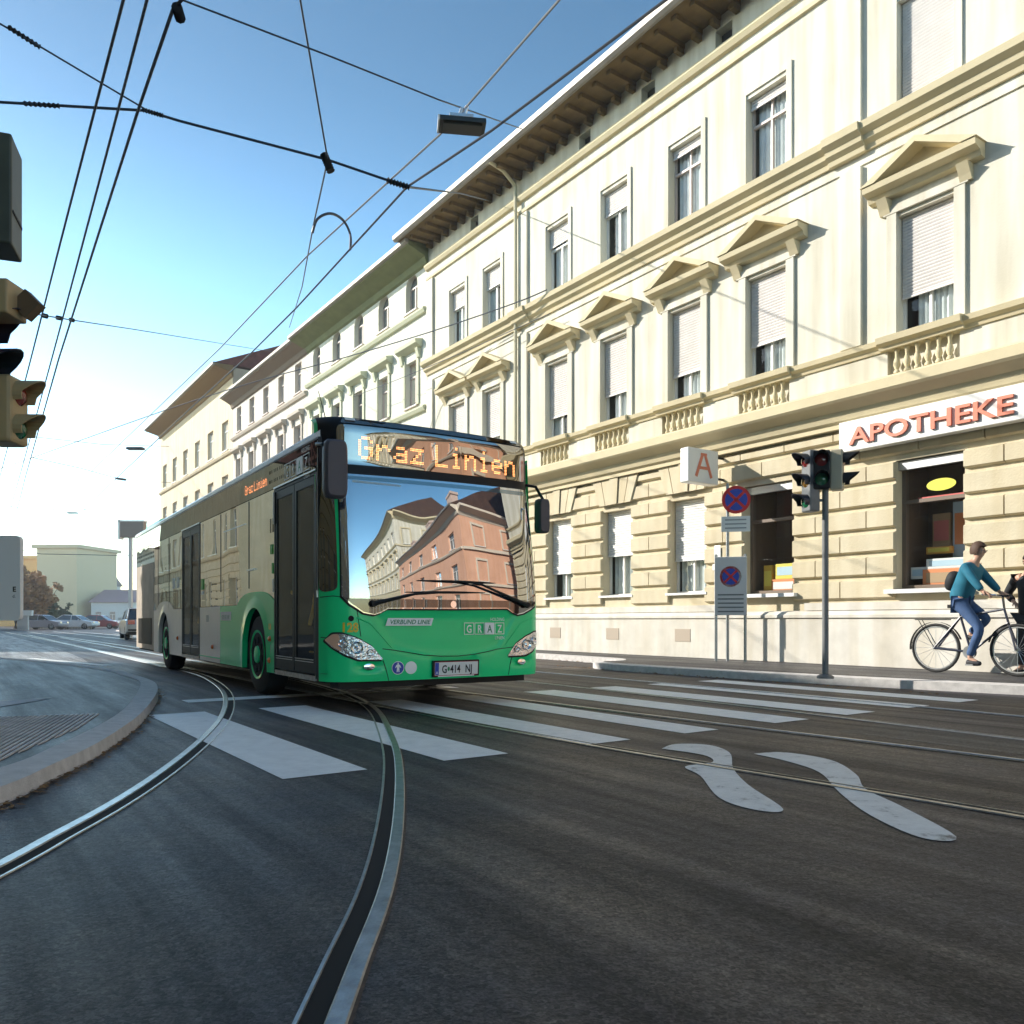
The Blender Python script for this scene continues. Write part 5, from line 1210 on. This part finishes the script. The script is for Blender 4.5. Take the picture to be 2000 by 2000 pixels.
wire('long dark wire rising from the far left over the bus roof to the cream facade', [PY(-30, 925, 34), PY(65, 893, 32), PY(320, 802, 30), PY(500, 745, 28.5), PY(660, 702, 27), PY(835, 650, 24.5), PY(1000, 594, 21.8), PY(1068, 566, 20.9)], .017, smooth=3)
wire('faint lower wire slanting in front of the mint and cream facades', [PY(690, 775, 30), PY(780, 740, 27), PY(900, 690, 24), PY(1075, 612, 20.8)], .010)
wire('faint far wire running from the left edge to the foot of the tan block', [PY(-30, 842, 50), PY(65, 853, 50), PY(200, 868, 52), PY(330, 872, 58)], .02)
wire('faint far wire with a small clamp, crossing below the far hanging lamp', [PY(60, 893, 40), PY(160, 915, 44), PY(235, 936, 48), PY(335, 943, 58)], .02, extra=[(PY(225, 934, 48), PY(245, 937, 48), .09)])
wire('lowest faint wire crossing just above the far rooftops', [PY(-30, 986, 60), PY(100, 995, 60), PY(330, 996, 64)], .025)
wire('far wire drooping in front of the distant cream block', [PY(15, 1068, 48), PY(80, 1082, 50), PY(150, 1083, 52), PY(275, 1086, 54)], .022)
def hang_lamp(label, c, w_, d_, rz, near):
    r = thing('hanging_street_lamp', label, 'street lamp', c, rz)
    b = MB(); b.extrude([(-d_ / 2, 0), (d_ / 2, 0), (d_ / 2 * .8, .07 * w_ / .55), (-d_ / 2 * .8, .07 * w_ / .55)], 'x', -w_ / 2, w_ / 2); b.build('lamp_housing', mat('lamp_dark', (.035, .04, .035), .5), r)
    b = MB(); b.box(-w_ / 2 - .02, -w_ / 2 - .001, -d_ / 2, d_ / 2, -.005, .05); b.build('end_cap', M_WHITE, r)
    if near:
        b = MB(); b.tube([(-.05, 0, .07), (0, 0, .22)], .02, 8); b.tube([(0, .0, .07), (.05, 0, .24)], .02, 8); b.box(-.14, .12, -.02, .02, .12, .15); b.build('suspension_bracket', M_ALU, r)
        b = MB(); b.box(-w_ * .42, w_ * .42, -d_ * .35, d_ * .35, -.02, -.001); b.build('diffuser', mat('lamp_glass_dark', (.06, .065, .055), .3), r)
c = PZ(903, 250, 6.28)
hang_lamp('dark rectangular street lamp hanging from the silvery catenary wire near the eaves', c, .50, .26, R(8), True)
for u, v, y, lb in ((265, 878, 36, 'small far street lamp hanging left of the tan block eave'), (142, 1003, 60, 'tiny far street lamp hanging low over the distant street')):
    hang_lamp(lb, PY(u, v, y), .7, .35, 0, False)

# ---------------------------------------------------------------- far end of the street
def farbox(name, label, c, rz, L, D_, H, m, roofm=None, roof=0, floors=(), n=4, ww=1.2, parapet=True):
    r = thing(name, label, 'building', c, rz); ops = [(L * (k + .5) / n - ww / 2, L * (k + .5) / n + ww / 2, a, b_) for a, b_ in floors for k in range(n)]
    b = MB(); grid_wall(b, 0, L, 0, H, ops, 0, .15); b.quad((0, 0, 0), (0, D_, 0), (0, D_, H), (0, 0, H)); b.quad((L, 0, 0), (L, D_, 0), (L, D_, H), (L, 0, H)); b.quad((0, D_, 0), (L, D_, 0), (L, D_, H), (0, D_, H)); b.build('wall', m, r)
    for o in ops: window(r, *o, rev=.15, simple=True, sill=False)
    b = MB()
    if roof: b.extrude([(-.4, H), (D_ / 2, H + roof), (D_ + .4, H)], 'x', -.3, L + .3)
    else: b.box(-.5, L + .5, -.5, D_ + .5, H, H + .5)
    b.build('roof', roofm or m, r); return r
M_FCR = mat('far_cream', (.66, .54, .34), .9, var=.05); M_FOR = mat('far_orange', (.72, .42, .14), .9, var=.08); M_FWH = mat('far_white', (.68, .67, .64), .9, var=.04)
y = 120
farbox('distant_building', 'plain cream block with a flat overhanging roof at the far end of the street', PY(72, 1212, y) * 1, R(-6), 6.3, 10, 11.6, M_FCR, n=2, ww=.9, floors=()).location.z = 0
farbox('distant_building', 'low ochre yellow house left of the plain cream block behind the autumn tree', PY(-60, 1212, 128), 0, 10.6, 8, 10.6, M_FOR, n=3, floors=()).location.z = 0
farbox('distant_building', 'white house with a grey hipped roof right of the plain cream block', PY(152, 1212, 128), R(4), 3.4, 8, 6.6, M_FWH, roofm=mat('far_grey_roof', (.22, .2, .2), .9), roof=2.2, floors=((1.2, 2.4), (4.0, 5.2)), n=2, ww=.9).location.z = 0
farbox('distant_building', 'long white house with a mauve roof next to the silver car', PY(178, 1212, 120), R(-3), 6.4, 8, 3.6, M_FWH, roofm=mat('far_mauve_roof', (.36, .24, .26), .9), roof=2.0, floors=((.9, 2.2),), n=3, ww=.9).location.z = 0
# tall slim kiosk-like sign mast behind the bus tail
r = thing('sign_pylon', 'tall grey pylon with a framed box on top, just left of the bus tail', 'sign pylon', PY(255, 1212, 42) - Vector((0, 0, .9)))
b = MB(); b.box(-.08, .08, -.08, .08, 0, 5.2); b.build('mast', mat('pylon_white', (.6, .62, .62), .5), r)
b = MB(); b.box(-.45, .75, -.2, .2, 5.2, 6.0); b.build('box', mat('pylon_box', (.28, .24, .21), .6), r)
b = MB(); b.box(-.55, -.451, -.22, .22, 5.1, 6.1); b.box(-.55, .8, -.22, .22, 6.001, 6.08); b.build('frame', M_WHITE, r)
# wide low kiosk sign
r = thing('street_sign_box', 'small white box sign on a short post in front of the autumn tree', 'sign', PY(45, 1212, 75) - Vector((0, 0, .9)))
b = MB(); b.extrude([(-.85, 1.35), (.85, 1.35), (.9, 1.85), (-.9, 1.85)], 'y', -.15, .15); b.build('box', M_WHITE, r); b = MB(); b.box(-.5, .5, -.1, .1, 0, 1.34); b.build('base', mat('kiosk_grey', (.5, .5, .5), .6), r)

# trees
def tree(name, label, c, H, R0, leaf, trunk_h, seed, n=2600, group=None, ls=.22, bare=0):
    rnd = random.Random(seed); r = thing(name, label, 'tree', c, 0, group)
    b = MB(); tips = []
    b.tube([(0, 0, 0), (.05, 0, trunk_h * .5), (0, .05, trunk_h)], [.22, .17, .13], 8)
    for k in range(11):
        a = rnd.uniform(0, 6.28); z0 = trunk_h * rnd.uniform(.7, 1.0); L = R0 * rnd.uniform(.5, .95); hz = rnd.uniform(.3, .95) * (H - trunk_h)
        m_ = (math.cos(a) * L * .5, math.sin(a) * L * .5, z0 + hz * .55); t = (math.cos(a) * L, math.sin(a) * L, trunk_h + hz)
        b.tube([(0, 0, z0), m_, t], [.09, .05, .02], 5); tips.append(Vector(t)); tips.append(Vector(m_))
        for j in range(3):
            q = Vector(m_) + Vector((rnd.uniform(-1, 1), rnd.uniform(-1, 1), rnd.uniform(.2, 1))) * R0 * .35; b.tube([m_, tuple(q)], [.03, .012], 4); tips.append(q)
    b.build('trunk', mat('bark', (.07, .05, .035), .9, var=.3), r)
    b = MB(); cl = []
    for t in tips:
        for _ in range(3): cl.append((t + Vector((rnd.gauss(0, .5), rnd.gauss(0, .5), rnd.gauss(0, .4))) * R0 * .22, R0 * rnd.uniform(.14, .30)))
    for i in range(n):
        c0, rr = rnd.choice(cl); d = Vector((rnd.gauss(0, 1), rnd.gauss(0, 1), rnd.gauss(0, .8))).normalized() * rr * rnd.random() ** .4
        p = c0 + d; u = Vector((rnd.gauss(0, 1), rnd.gauss(0, 1), rnd.gauss(0, 1))).normalized(); v = u.orthogonal().normalized(); s = ls * rnd.uniform(.6, 1.3)
        b.add([p - u * s, p + v * s * .55, p + u * s, p - v * s * .55], [(0, 1, 2, 3)])
    b.build('crown', leaf, r); return r
M_LEAFO = mat('autumn_leaves', (.42, .17, .035), .7, c2=(.16, .07, .015), vscale=.7); M_LEAFG = mat('dull_green_leaves', (.08, .11, .04), .7, c2=(.04, .05, .02), vscale=.8)
tree('autumn_tree', 'rust brown autumn tree in front of the far ochre house at the left edge', PY(30, 1212, 88) - Vector((0, 0, .9)), 6.6, 3.6, M_LEAFO, 1.6, 3, 5200, ls=.3)
tree('autumn_tree', 'smaller orange autumn tree right beside the rust brown one', PY(78, 1212, 95) - Vector((0, 0, .9)), 5.2, 2.1, mat('orange_leaves', (.45, .22, .07), .7, c2=(.2, .1, .03), vscale=.7), 1.4, 5, 2600, ls=.28)
tree('street_shrub', 'dark green shrub by the parked cars in front of the cream block', PY(116, 1212, 90) - Vector((0, 0, .9)), 2.8, 1.3, M_LEAFG, .5, 9, 2200, ls=.2)
# fence and hedge strip
r = thing('garden_fence', 'low pale garden fence along the far pavement beneath the autumn tree', 'fence', PY(60, 1212, 84) - Vector((0, 0, .9)), 0)
b = MB()
for k in range(40): b.box(k * .16, k * .16 + .06, 0, .04, 0, 1.0)
b.box(0, 6.4, .041, .08, .25, .33); b.box(0, 6.4, .041, .08, .8, .88); b.build('slat_panel', mat('fence_beige', (.5, .45, .36), .8), r)

# cars
def car(label, c, rz, m, kind='parked_car', cat='car', L=4.2, Wd=1.76, H=1.46, group=None):
    r = thing(kind, label, cat, c, rz, group)
    hw = Wd / 2
    prof = [(-L / 2, .38), (-L / 2 - .02, .62), (-L / 2 + .12, .80), (-L / 2 + 1.0, .95), (L / 2 - .62, .98), (L / 2 - .12, .92), (L / 2, .70), (L / 2 - .02, .35), (L / 2 - .5, .22), (-L / 2 + .5, .22)]
    b = MB(); n = len(prof)
    rings = [(-hw + .02, .94), (-hw, 1.0), (-hw + .0, 1.0), (hw, 1.0), (hw - .02, .94)]
    secs = [(-hw + .10, .97, -.03), (-hw, 1, 0), (hw, 1, 0), (hw - .10, .97, -.03)]
    for X_, sc_, dz in ((-hw + .07, .985, -.0), (-hw, .97, 0), (hw, .97, 0), (hw - .07, .985, 0)): pass
    xs_ = [-hw, -hw * .8, hw * .8, hw]; k_ = [.965, 1, 1, .965]
    vs = [(x, y * k, .6 + (z - .6) * (1 if abs(x) < hw else .93)) for x, k in zip(xs_, k_) for y, z in prof]
    b.add(vs, [(i * n + j, i * n + (j + 1) % n, (i + 1) * n + (j + 1) % n, (i + 1) * n + j) for i in range(3) for j in range(n)] + [tuple(range(n)), tuple(3 * n + j for j in range(n))])
    b.build('body', m, r, bevel=.04)
    g0 = [(-L / 2 + 1.05, .94), (-L / 2 + 1.75, H - .05), (L / 2 - 1.1, H), (L / 2 - .35, .97)]
    tw = hw - .22; b = MB(); lo = hw - .07
    def gp(y, z): k = (z - .94) / (H - .94); return lo + (tw - lo) * k
    vs = [(-gp(*p), *p) for p in g0] + [(gp(*p), *p) for p in g0]
    b.add(vs, [(0, 1, 5, 4), (2, 3, 7, 6), (0, 1, 2, 3), (4, 5, 6, 7)]); b.build('windows', M_CARGL, r)
    b = MB(); b.add([(-tw - .005, -L / 2 + 1.7, H - .07), (tw + .005, -L / 2 + 1.7, H - .07), (tw + .005, L / 2 - 1.02, H - .01), (-tw - .005, L / 2 - 1.02, H - .01), (-tw + .08, -L / 2 + 1.85, H), (tw - .08, -L / 2 + 1.85, H), (tw - .08, L / 2 - 1.15, H + .04), (-tw + .08, L / 2 - 1.15, H + .04)], [(4, 5, 6, 7), (0, 1, 5, 4), (1, 2, 6, 5), (2, 3, 7, 6), (3, 0, 4, 7)]); b.build('roof', m, r)
    b = MB()
    for sg in (-1, 1):
        for (ya, za), (yb, zb) in ((g0[0], g0[1]), (g0[2], g0[3]), ((.1, .95), (.1, H - .02))):
            b.tube([(sg * (gp(ya, za) + .004), ya, za), (sg * (gp(yb, zb) + .004), yb, zb)], .03, 6)
    b.build('pillars', m, r)
    for sg in (-1, 1):
        for y_ in (-L / 2 + .82, L / 2 - .82):
            b = MB(); b.lathe([(.18, -.1), (.31, -.1), (.32, 0), (.31, .1), (.18, .1)], 'x', (sg * (hw - .10), y_, .32), 20); w_ = b.build('wheel', M_RUBBER, r, smooth=True)
            b = MB(); b.lathe([(.2, 0), (.17, .02), (.04, .03)], 'x', (sg * (hw - .0) - (.03 if sg > 0 else 0), y_, .32), 14); b.build('rim', M_ALU, w_)
        b = MB(); b.box(sg * (hw - .32) - .14, sg * (hw - .32) + .14, -L / 2 - .025, -L / 2 + .1, .64, .78); b.build('headlight', M_CHROME, r)
        b = MB(); b.box(sg * (hw - .22) - .15, sg * (hw - .22) + .15, L / 2 - .12, L / 2 - .0, .72, .92); b.build('tail_light', mat('tail_red', (.45, .02, .02), .2, coat=1), r)
        b = MB(); b.box(sg * (hw + .06) - .07, sg * (hw + .06) + .07, -L / 2 + 1.35, -L / 2 + 1.42, .92, 1.04); b.build('mirror', m, r)
    b = MB(); b.box(-.8, .8, L / 2 - .04, L / 2 + .03, .42, .50); b.box(-.8, .8, L / 2 - .1, L / 2 - .0, .24, .38); b.build('bumper_trim', M_DARK, r)
    b = MB(); b.box(-.26, .26, L / 2 - .0, L / 2 + .035, .56, .67); b.build('number_plate', M_WHITE, r)
    return r
M_CARGL = dark_glass('car_glass', (.02, .025, .03), 1.5, fmin=.12)
M_CSIL = mat('silver_paint', (.48, .48, .49), .3, metal=.4, coat=.6); M_CWH = mat('white_paint', (.68, .68, .70), .3, coat=.6); M_CRED = mat('red_paint', (.35, .03, .04), .3, coat=.6)
p = G(248, 1250); car('silver hatchback seen from behind, half hidden by the bus tail', (p.x - .3, p.y + 2.2, 0), R(180 + 30), M_CSIL, 'car')
p = PY(148, 1212, 84); car('white car parked side on beneath the far white house', (p.x, p.y, 0), R(92), M_CWH, group='cars parked at the far end')
p = PY(196, 1212, 88); car('dark red car parked right of the white one at the far end', (p.x, p.y, 0), R(95), M_CRED, group='cars parked at the far end')
p = PY(85, 1212, 80); car('lilac grey car parked below the far autumn trees', (p.x, p.y, 0), R(88), mat('lilac_paint', (.34, .30, .33), .3, coat=.6), group='cars parked at the far end')

# fallen leaves along the kerbs
r = MB(); rnd = random.Random(11)
def leafq(b, x, y, z, s):
    a = rnd.uniform(0, 6.28); u = Vector((math.cos(a), math.sin(a), rnd.uniform(-.3, .3))) * s; v = Vector((-math.sin(a), math.cos(a), rnd.uniform(-.3, .3))) * s * .6; p = Vector((x, y, z + s * .35)); b.add([p - u, p + v, p + u, p - v], [(0, 1, 2, 3)])
for i in range(520):
    k = rnd.uniform(6, len(outer) - 22); j = int(k); q_ = outer[j].lerp(outer[j + 1], k - j); d = abs(rnd.gauss(0, .05)) + .015; leafq(r, q_.x + d, q_.y - d * .5, .004, rnd.uniform(.01, .024))
for i in range(500):
    t = rnd.uniform(5, 26); n_ = (11.3 if t > 12.6 else 9.9) - abs(rnd.gauss(0, .07)) - .02; p = W(n_, t); leafq(r, p.x, p.y, .004, rnd.uniform(.015, .035))
tag(r.build('fallen_leaves', mat('dry_leaves', (.30, .16, .05), .8, c2=(.12, .06, .02), vscale=9)), 'dry brown leaves gathered along the kerbs', 'leaves', kind='stuff')

# ---------------------------------------------------------------- people and bicycle
def skin_body(name, m, joints, edges, parent, sub=2, root=0):
    me = bpy.data.meshes.new(name); me.from_pydata([j[:3] for j in joints], edges, []); me.update()
    o = bpy.data.objects.new(name, me); col.objects.link(o); sk = o.modifiers.new('skin', 'SKIN'); sk.use_smooth_shade = True; sb = o.modifiers.new('sub', 'SUBSURF'); sb.levels = sub; sb.render_levels = sub
    if not me.skin_vertices: me.attributes
    for i, j in enumerate(joints):
        rr = j[3] if isinstance(j[3], (tuple, list)) else (j[3], j[3]); me.skin_vertices[0].data[i].radius = rr
    me.skin_vertices[0].data[root].use_root = True
    dg = bpy.context.evaluated_depsgraph_get(); dg.update()
    ev = bpy.data.meshes.new_from_object(o.evaluated_get(dg)); o.modifiers.clear(); bpy.data.objects.remove(o)
    ev.name = name; ev.materials.clear(); ev.materials.append(m); ev.polygons.foreach_set('use_smooth', [True] * len(ev.polygons))
    o = bpy.data.objects.new(name, ev); col.objects.link(o); o.parent = parent; return o
def chain(*idx): return [(a, b) for a, b in zip(idx, idx[1:])]
M_SKIN = mat('skin', (.52, .30, .21), .5); M_HAIR = mat('brown_hair', (.07, .035, .02), .7); M_TEAL = mat('teal_jacket', (.008, .14, .22), .8, var=.15, vscale=8); M_JEAN = mat('blue_jeans', (.05, .10, .22), .85, var=.2, vscale=10); M_SHOE = mat('dark_shoes', (.02, .02, .025), .6); M_COAT = mat('black_coat', (.012, .013, .016), .75, var=.2)
def hand(parent, palm, d, down, m, s=1):
    """small curled hand: palm block and five tapered fingers as skinned chains joined at the palm"""
    d = Vector(d).normalized(); dn = Vector(down).normalized(); sd_ = d.cross(dn).normalized(); P0 = Vector(palm)
    js = [(*P0, .028 * s), (*(P0 + d * .05 * s), (.036 * s, .020 * s))]; ed = [(0, 1)]
    for k, (o_, L) in enumerate(((-.030, .062), (-.010, .072), (.010, .068), (.030, .052))):
        a = P0 + d * .085 * s + sd_ * o_ * s; b_ = a + (d * .6 + dn * .5) * L * .5 * s; c_ = b_ + (d * .1 + dn * .9) * L * .5 * s
        i = len(js); js += [(*a, .010 * s), (*b_, .009 * s), (*c_, .007 * s)]; ed += [(1, i), (i, i + 1), (i + 1, i + 2)]
    a = P0 + d * .03 * s - sd_ * .045 * s; b_ = a + (d * .5 + dn * .6 - sd_ * .2) * .045 * s; i = len(js); js += [(*a, .011 * s), (*b_, .009 * s)]; ed += [(0, i), (i, i + 1)]
    return js, ed
def head_parts(root, c, look, hairm, hair='short'):
    """face details on a head centred at c looking along +x local"""
    c = Vector(c)
    b = MB(); K, J = 18, 10; vs = []
    for j in range(J + 1):
        th = math.pi * .62 * j / J
        for k in range(K):
            a = 2 * math.pi * k / K; front = math.cos(a) > .2; lim = th * (.62 if front else 1.0)
            rr = math.sin(lim); vs.append(c + Vector((-.008 + .108 * rr * math.cos(a), .087 * rr * math.sin(a), .015 + .128 * math.cos(lim))))
    b.add(vs, [(j * K + k, j * K + (k + 1) % K, (j + 1) * K + (k + 1) % K, (j + 1) * K + k) for j in range(J) for k in range(K)]); b.build('hair', hairm, root, smooth=True)
    b = MB()
    for s in (-1, 1): b.lathe([(.009, -.003), (.007, .004)], 'x', (c.x + .088, c.y + s * .032, c.z + .005), 8)
    b.build('eyes', M_BLACK, root)
def face_joints(c):
    c = Vector(c)
    return [(c.x - .005, c.y, c.z - .075, .055), (c.x - .01, c.y, c.z, (.090, .078)), (c.x - .01, c.y, c.z + .07, (.075, .066)), (c.x + .06, c.y, c.z - .055, .035), (c.x + .098, c.y, c.z - .012, .012)]

# cyclist heading right along the kerb; local +x is forward
rz = STREET
P0 = W(10.9, 6.45, .12)   # ground point under the pedals
P0 = G(1897, 1333, .0); 
n0 = CS * P0.x + SN * P0.y
bike = thing('bicycle', 'dark city bicycle ridden by the person in the teal jacket', 'bicycle', (P0.x, P0.y, .12 if n0 > 10.6 else 0), rz)
def torus(b, c, R_, r_, seg=32, s2=8):
    vs = []
    for i in range(seg):
        a = 2 * math.pi * i / seg
        for j in range(s2):
            q = 2 * math.pi * j / s2; rr = R_ + r_ * math.cos(q); vs.append((c[0] + rr * math.cos(a), c[1] + r_ * math.sin(q), c[2] + rr * math.sin(a)))
    b.add(vs, [(i * s2 + j, ((i + 1) % seg) * s2 + j, ((i + 1) % seg) * s2 + (j + 1) % s2, i * s2 + (j + 1) % s2) for i in range(seg) for j in range(s2)])
for cx in (-.48, .58):
    b = MB(); torus(b, (cx, 0, .345), .325, .02); w_ = b.build('wheel', M_RUBBER, bike, smooth=True)
    b = MB(); torus(b, (cx, 0, .345), .298, .011, 28, 6)
    for k in range(16): a = 2 * math.pi * k / 16; b.tube([(cx, 0, .345), (cx + .295 * math.cos(a), 0, .345 + .295 * math.sin(a))], .0025, 4)
    b.lathe([(.025, -.04), (.025, .04)], 'y', (cx, 0, .345), 10); b.build('rim', M_ALU, w_)
    b = MB(); K = 14; A0, A1 = (R(20), R(185)) if cx < 0 else (R(40), R(165))
    for k in range(K):
        a, c_ = A0 + (A1 - A0) * k / K, A0 + (A1 - A0) * (k + 1) / K
        b.quad((cx + .365 * math.cos(a), -.03, .345 + .365 * math.sin(a)), (cx + .365 * math.cos(c_), -.03, .345 + .365 * math.sin(c_)), (cx + .365 * math.cos(c_), .03, .345 + .365 * math.sin(c_)), (cx + .365 * math.cos(a), .03, .345 + .365 * math.sin(a)))
    b.build('mudguard', M_DARK, bike)
b = MB(); BB = (0, 0, .30); ST = (-.14, 0, .78); HT = (.42, 0, .88); HL_ = (.47, 0, .70)
for p, q in ((BB, ST), (ST, HT), (BB, HL_), (BB, (-.48, -.05, .345)), (BB, (-.48, .05, .345)), (ST, (-.48, -.05, .345)), (ST, (-.48, .05, .345)), (HT, HL_)): b.tube([p, q], .016, 8)
b.tube([HL_, (.58, -.05, .345)], .014, 6); b.tube([HL_, (.58, .05, .345)], .014, 6); b.build('frame', mat('bike_frame', (.03, .035, .06), .35, coat=.6), bike, smooth=True)
b = MB(); b.tube([(-.14, 0, .78), (-.165, 0, .90)], .013, 6); b.box(-.30, -.03, -.05, .05, .90, .95); b.build('saddle', M_DARK, bike, bevel=.02)
b = MB(); b.tube([(.42, 0, .88), (.40, 0, 1.05)], .014, 6); b.tube([(.26, -.27, 1.07), (.40, -.20, 1.06), (.42, 0, 1.05), (.40, .20, 1.06), (.26, .27, 1.07)], .012, 6); b.build('handlebar', M_CHROME, bike, smooth=True)
b = MB(); b.lathe([(.09, -.045), (.09, -.035)], 'y', (0, 0, .30), 20); b.tube([(0, -.05, .30), (.05, -.07, .14)], .01, 6); b.tube([(0, .05, .30), (-.05, .07, .46)], .01, 6); b.box(0, .10, -.17, -.08, .125, .145); b.box(-.1, 0, .08, .17, .455, .475); b.build('crankset', M_METAL, bike)
b = MB(); b.box(-.75, -.30, -.06, .06, .735, .75); b.tube([(-.7, -.05, .735), (-.48, -.05, .35)], .006, 5); b.tube([(-.7, .05, .735), (-.48, .05, .35)], .006, 5); b.build('luggage_rack', M_DARK, bike)

per = thing('person', 'cyclist in a teal jacket and blue jeans with a black backpack, riding past the pharmacy', 'person', bike.location, rz)
hip = (-.16, 0, 1.02); HC = (.10, 0, 1.66)
J = [(*hip, .12), (-.10, 0, 1.15, .115), (-.03, 0, 1.33, .13), (.02, 0, 1.46, .10), (.05, 0, 1.54, .05)]
fj = face_joints(HC); J += fj; E_ = chain(0, 1, 2, 3, 4, 5, 6, 7) + [(6, 8), (6, 9)]
for s in (-1, 1):
    i = len(J); J += [(.0, s * .17, 1.44, .05), (.17, s * .22, 1.22, .036), (.27, s * .24, 1.10, .025)]; E_ += [(3, i), (i, i + 1), (i + 1, i + 2)]
    hj, he = hand(None, (.27, s * .245, 1.105), (.5, 0, -.2), (-.2, 0, -1), None); k0 = len(J); J += hj; E_ += [(i + 2, k0)] + [(a + k0, c_ + k0) for a, c_ in he]
    knee = (.17, s * .11, .62 + (.12 if s > 0 else 0)); ank = (.03 if s < 0 else -.08, s * .12, .22 if s < 0 else .54)
    i = len(J); J += [(-.12, s * .09, .96, .075), (*knee, .05), (*ank, .035), (ank[0] + .12, s * .12, ank[2] - .06, .03)]; E_ += [(0, i), (i, i + 1), (i + 1, i + 2), (i + 2, i + 3)]
body = skin_body('body', M_SKIN, J, E_, per)
head_parts(per, HC, None, M_HAIR)
JJ = [(-.175, 0, .93, (.17, .165)), (-.10, 0, 1.17, (.16, .155)), (-.03, 0, 1.33, (.17, .15)), (.02, 0, 1.46, (.125, .10)), (.045, 0, 1.52, .068)]; EE = chain(0, 1, 2, 3, 4)
for s in (-1, 1): i = len(JJ); JJ += [(-.0, s * .18, 1.44, .072), (.17, s * .225, 1.22, .058), (.25, s * .24, 1.125, .044)]; EE += [(3, i), (i, i + 1), (i + 1, i + 2)]
skin_body('jacket', M_TEAL, JJ, EE, per)
JJ = [(-.16, 0, .98, (.12, .12))]; EE = []
for s in (-1, 1):
    knee = (.17, s * .11, .62 + (.12 if s > 0 else 0)); ank = (.03 if s < 0 else -.08, s * .12, .24 if s < 0 else .56); i = len(JJ); JJ += [(-.10, s * .09, .95, .095), (*knee, .068), (*ank, .052)]; EE += [(0, i), (i, i + 1), (i + 1, i + 2)]
skin_body('trousers', M_JEAN, JJ, EE, per)
for s in (-1, 1):
    ax, az = (.03, .17) if s < 0 else (-.08, .50); skin_body('shoe', M_SHOE, [(ax - .04, s * .12, az + .0, .045), (ax + .06, s * .12, az - .01, .045), (ax + .16, s * .12, az - .015, .032)], chain(0, 1, 2), per)
skin_body('backpack', M_COAT, [(-.27, 0, 1.12, (.12, .10)), (-.24, 0, 1.28, (.14, .11)), (-.19, 0, 1.42, (.11, .09))], chain(0, 1, 2), per)

bike.scale = (1.07,) * 3; per.scale = (1.07,) * 3
# pedestrian in black at the right edge
P1 = PY(2012, 1212, 11.6); q0 = Vector((P1.x, P1.y, .12))
pd = thing('person', 'person in a black coat with hands on hips at the right edge', 'person', q0, R(205))
HC = (.02, 0, 1.62)
J = [(0, 0, .95, .13), (0, 0, 1.10, .12), (.0, 0, 1.28, .14), (-.01, 0, 1.42, .10), (0, 0, 1.50, .05)] + face_joints(HC); E_ = chain(0, 1, 2, 3, 4, 5, 6, 7) + [(6, 8), (6, 9)]
for s in (-1, 1):
    i = len(J); J += [(-.01, s * .19, 1.40, .05), (-.08, s * .38, 1.17, .036), (.04, s * .20, 1.04, .026)]; E_ += [(3, i), (i, i + 1), (i + 1, i + 2)]
    hj, he = hand(None, (.05, s * .18, 1.03), (.4, -s * .5, -.3), (0, 0, -1), None, .9); k0 = len(J); J += hj; E_ += [(i + 2, k0)] + [(a + k0, c_ + k0) for a, c_ in he]
    i = len(J); J += [(0, s * .09, .88, .08), (.02, s * .11, .50, .055), (0, s * .12, .10, .038), (.13, s * .13, .04, .032)]; E_ += [(0, i), (i, i + 1), (i + 1, i + 2), (i + 2, i + 3)]
skin_body('body', M_SKIN, J, E_, pd); head_parts(pd, HC, None, mat('black_hair', (.02, .015, .012), .7))
JJ = [(0, 0, .80, (.17, .15)), (0, 0, 1.0, (.17, .15)), (.0, 0, 1.28, (.17, .15)), (-.01, 0, 1.41, (.13, .10)), (0, 0, 1.47, .07)]; EE = chain(0, 1, 2, 3, 4)
for s in (-1, 1): i = len(JJ); JJ += [(-.01, s * .20, 1.39, .078), (-.08, s * .39, 1.17, .062), (.02, s * .23, 1.06, .048)]; EE += [(3, i), (i, i + 1), (i + 1, i + 2)]
skin_body('coat', M_COAT, JJ, EE, pd)
JJ = [(0, 0, .86, (.15, .14))]; EE = []
for s in (-1, 1): i = len(JJ); JJ += [(0, s * .09, .80, .10), (.02, s * .11, .50, .075), (0, s * .12, .12, .06)]; EE += [(0, i), (i, i + 1), (i + 1, i + 2)]
skin_body('trousers', M_SHOE, JJ, EE, pd)
for s in (-1, 1): skin_body('shoe', M_SHOE, [(-.04, s * .12, .045, .045), (.07, s * .125, .04, .045), (.17, s * .13, .035, .032)], chain(0, 1, 2), pd)

# ---------------------------------------------------------------- air
hz = bpy.data.materials.new('haze_air'); hz.use_nodes = True; n = hz.node_tree.nodes; l = hz.node_tree.links
n.remove(n['Principled BSDF']); pv = n.new('ShaderNodeVolumePrincipled'); pv.inputs['Density'].default_value = .0011; pv.inputs['Color'].default_value = (.93, .97, 1, 1); pv.inputs['Anisotropy'].default_value = .3
l.new(pv.outputs[0], n['Material Output'].inputs['Volume'])
b = MB(); b.box(-502, 502, -502, 502, -1, 40); tag(b.build('haze', hz), 'pale bright air hazing the far end of the street', 'haze', kind='stuff')
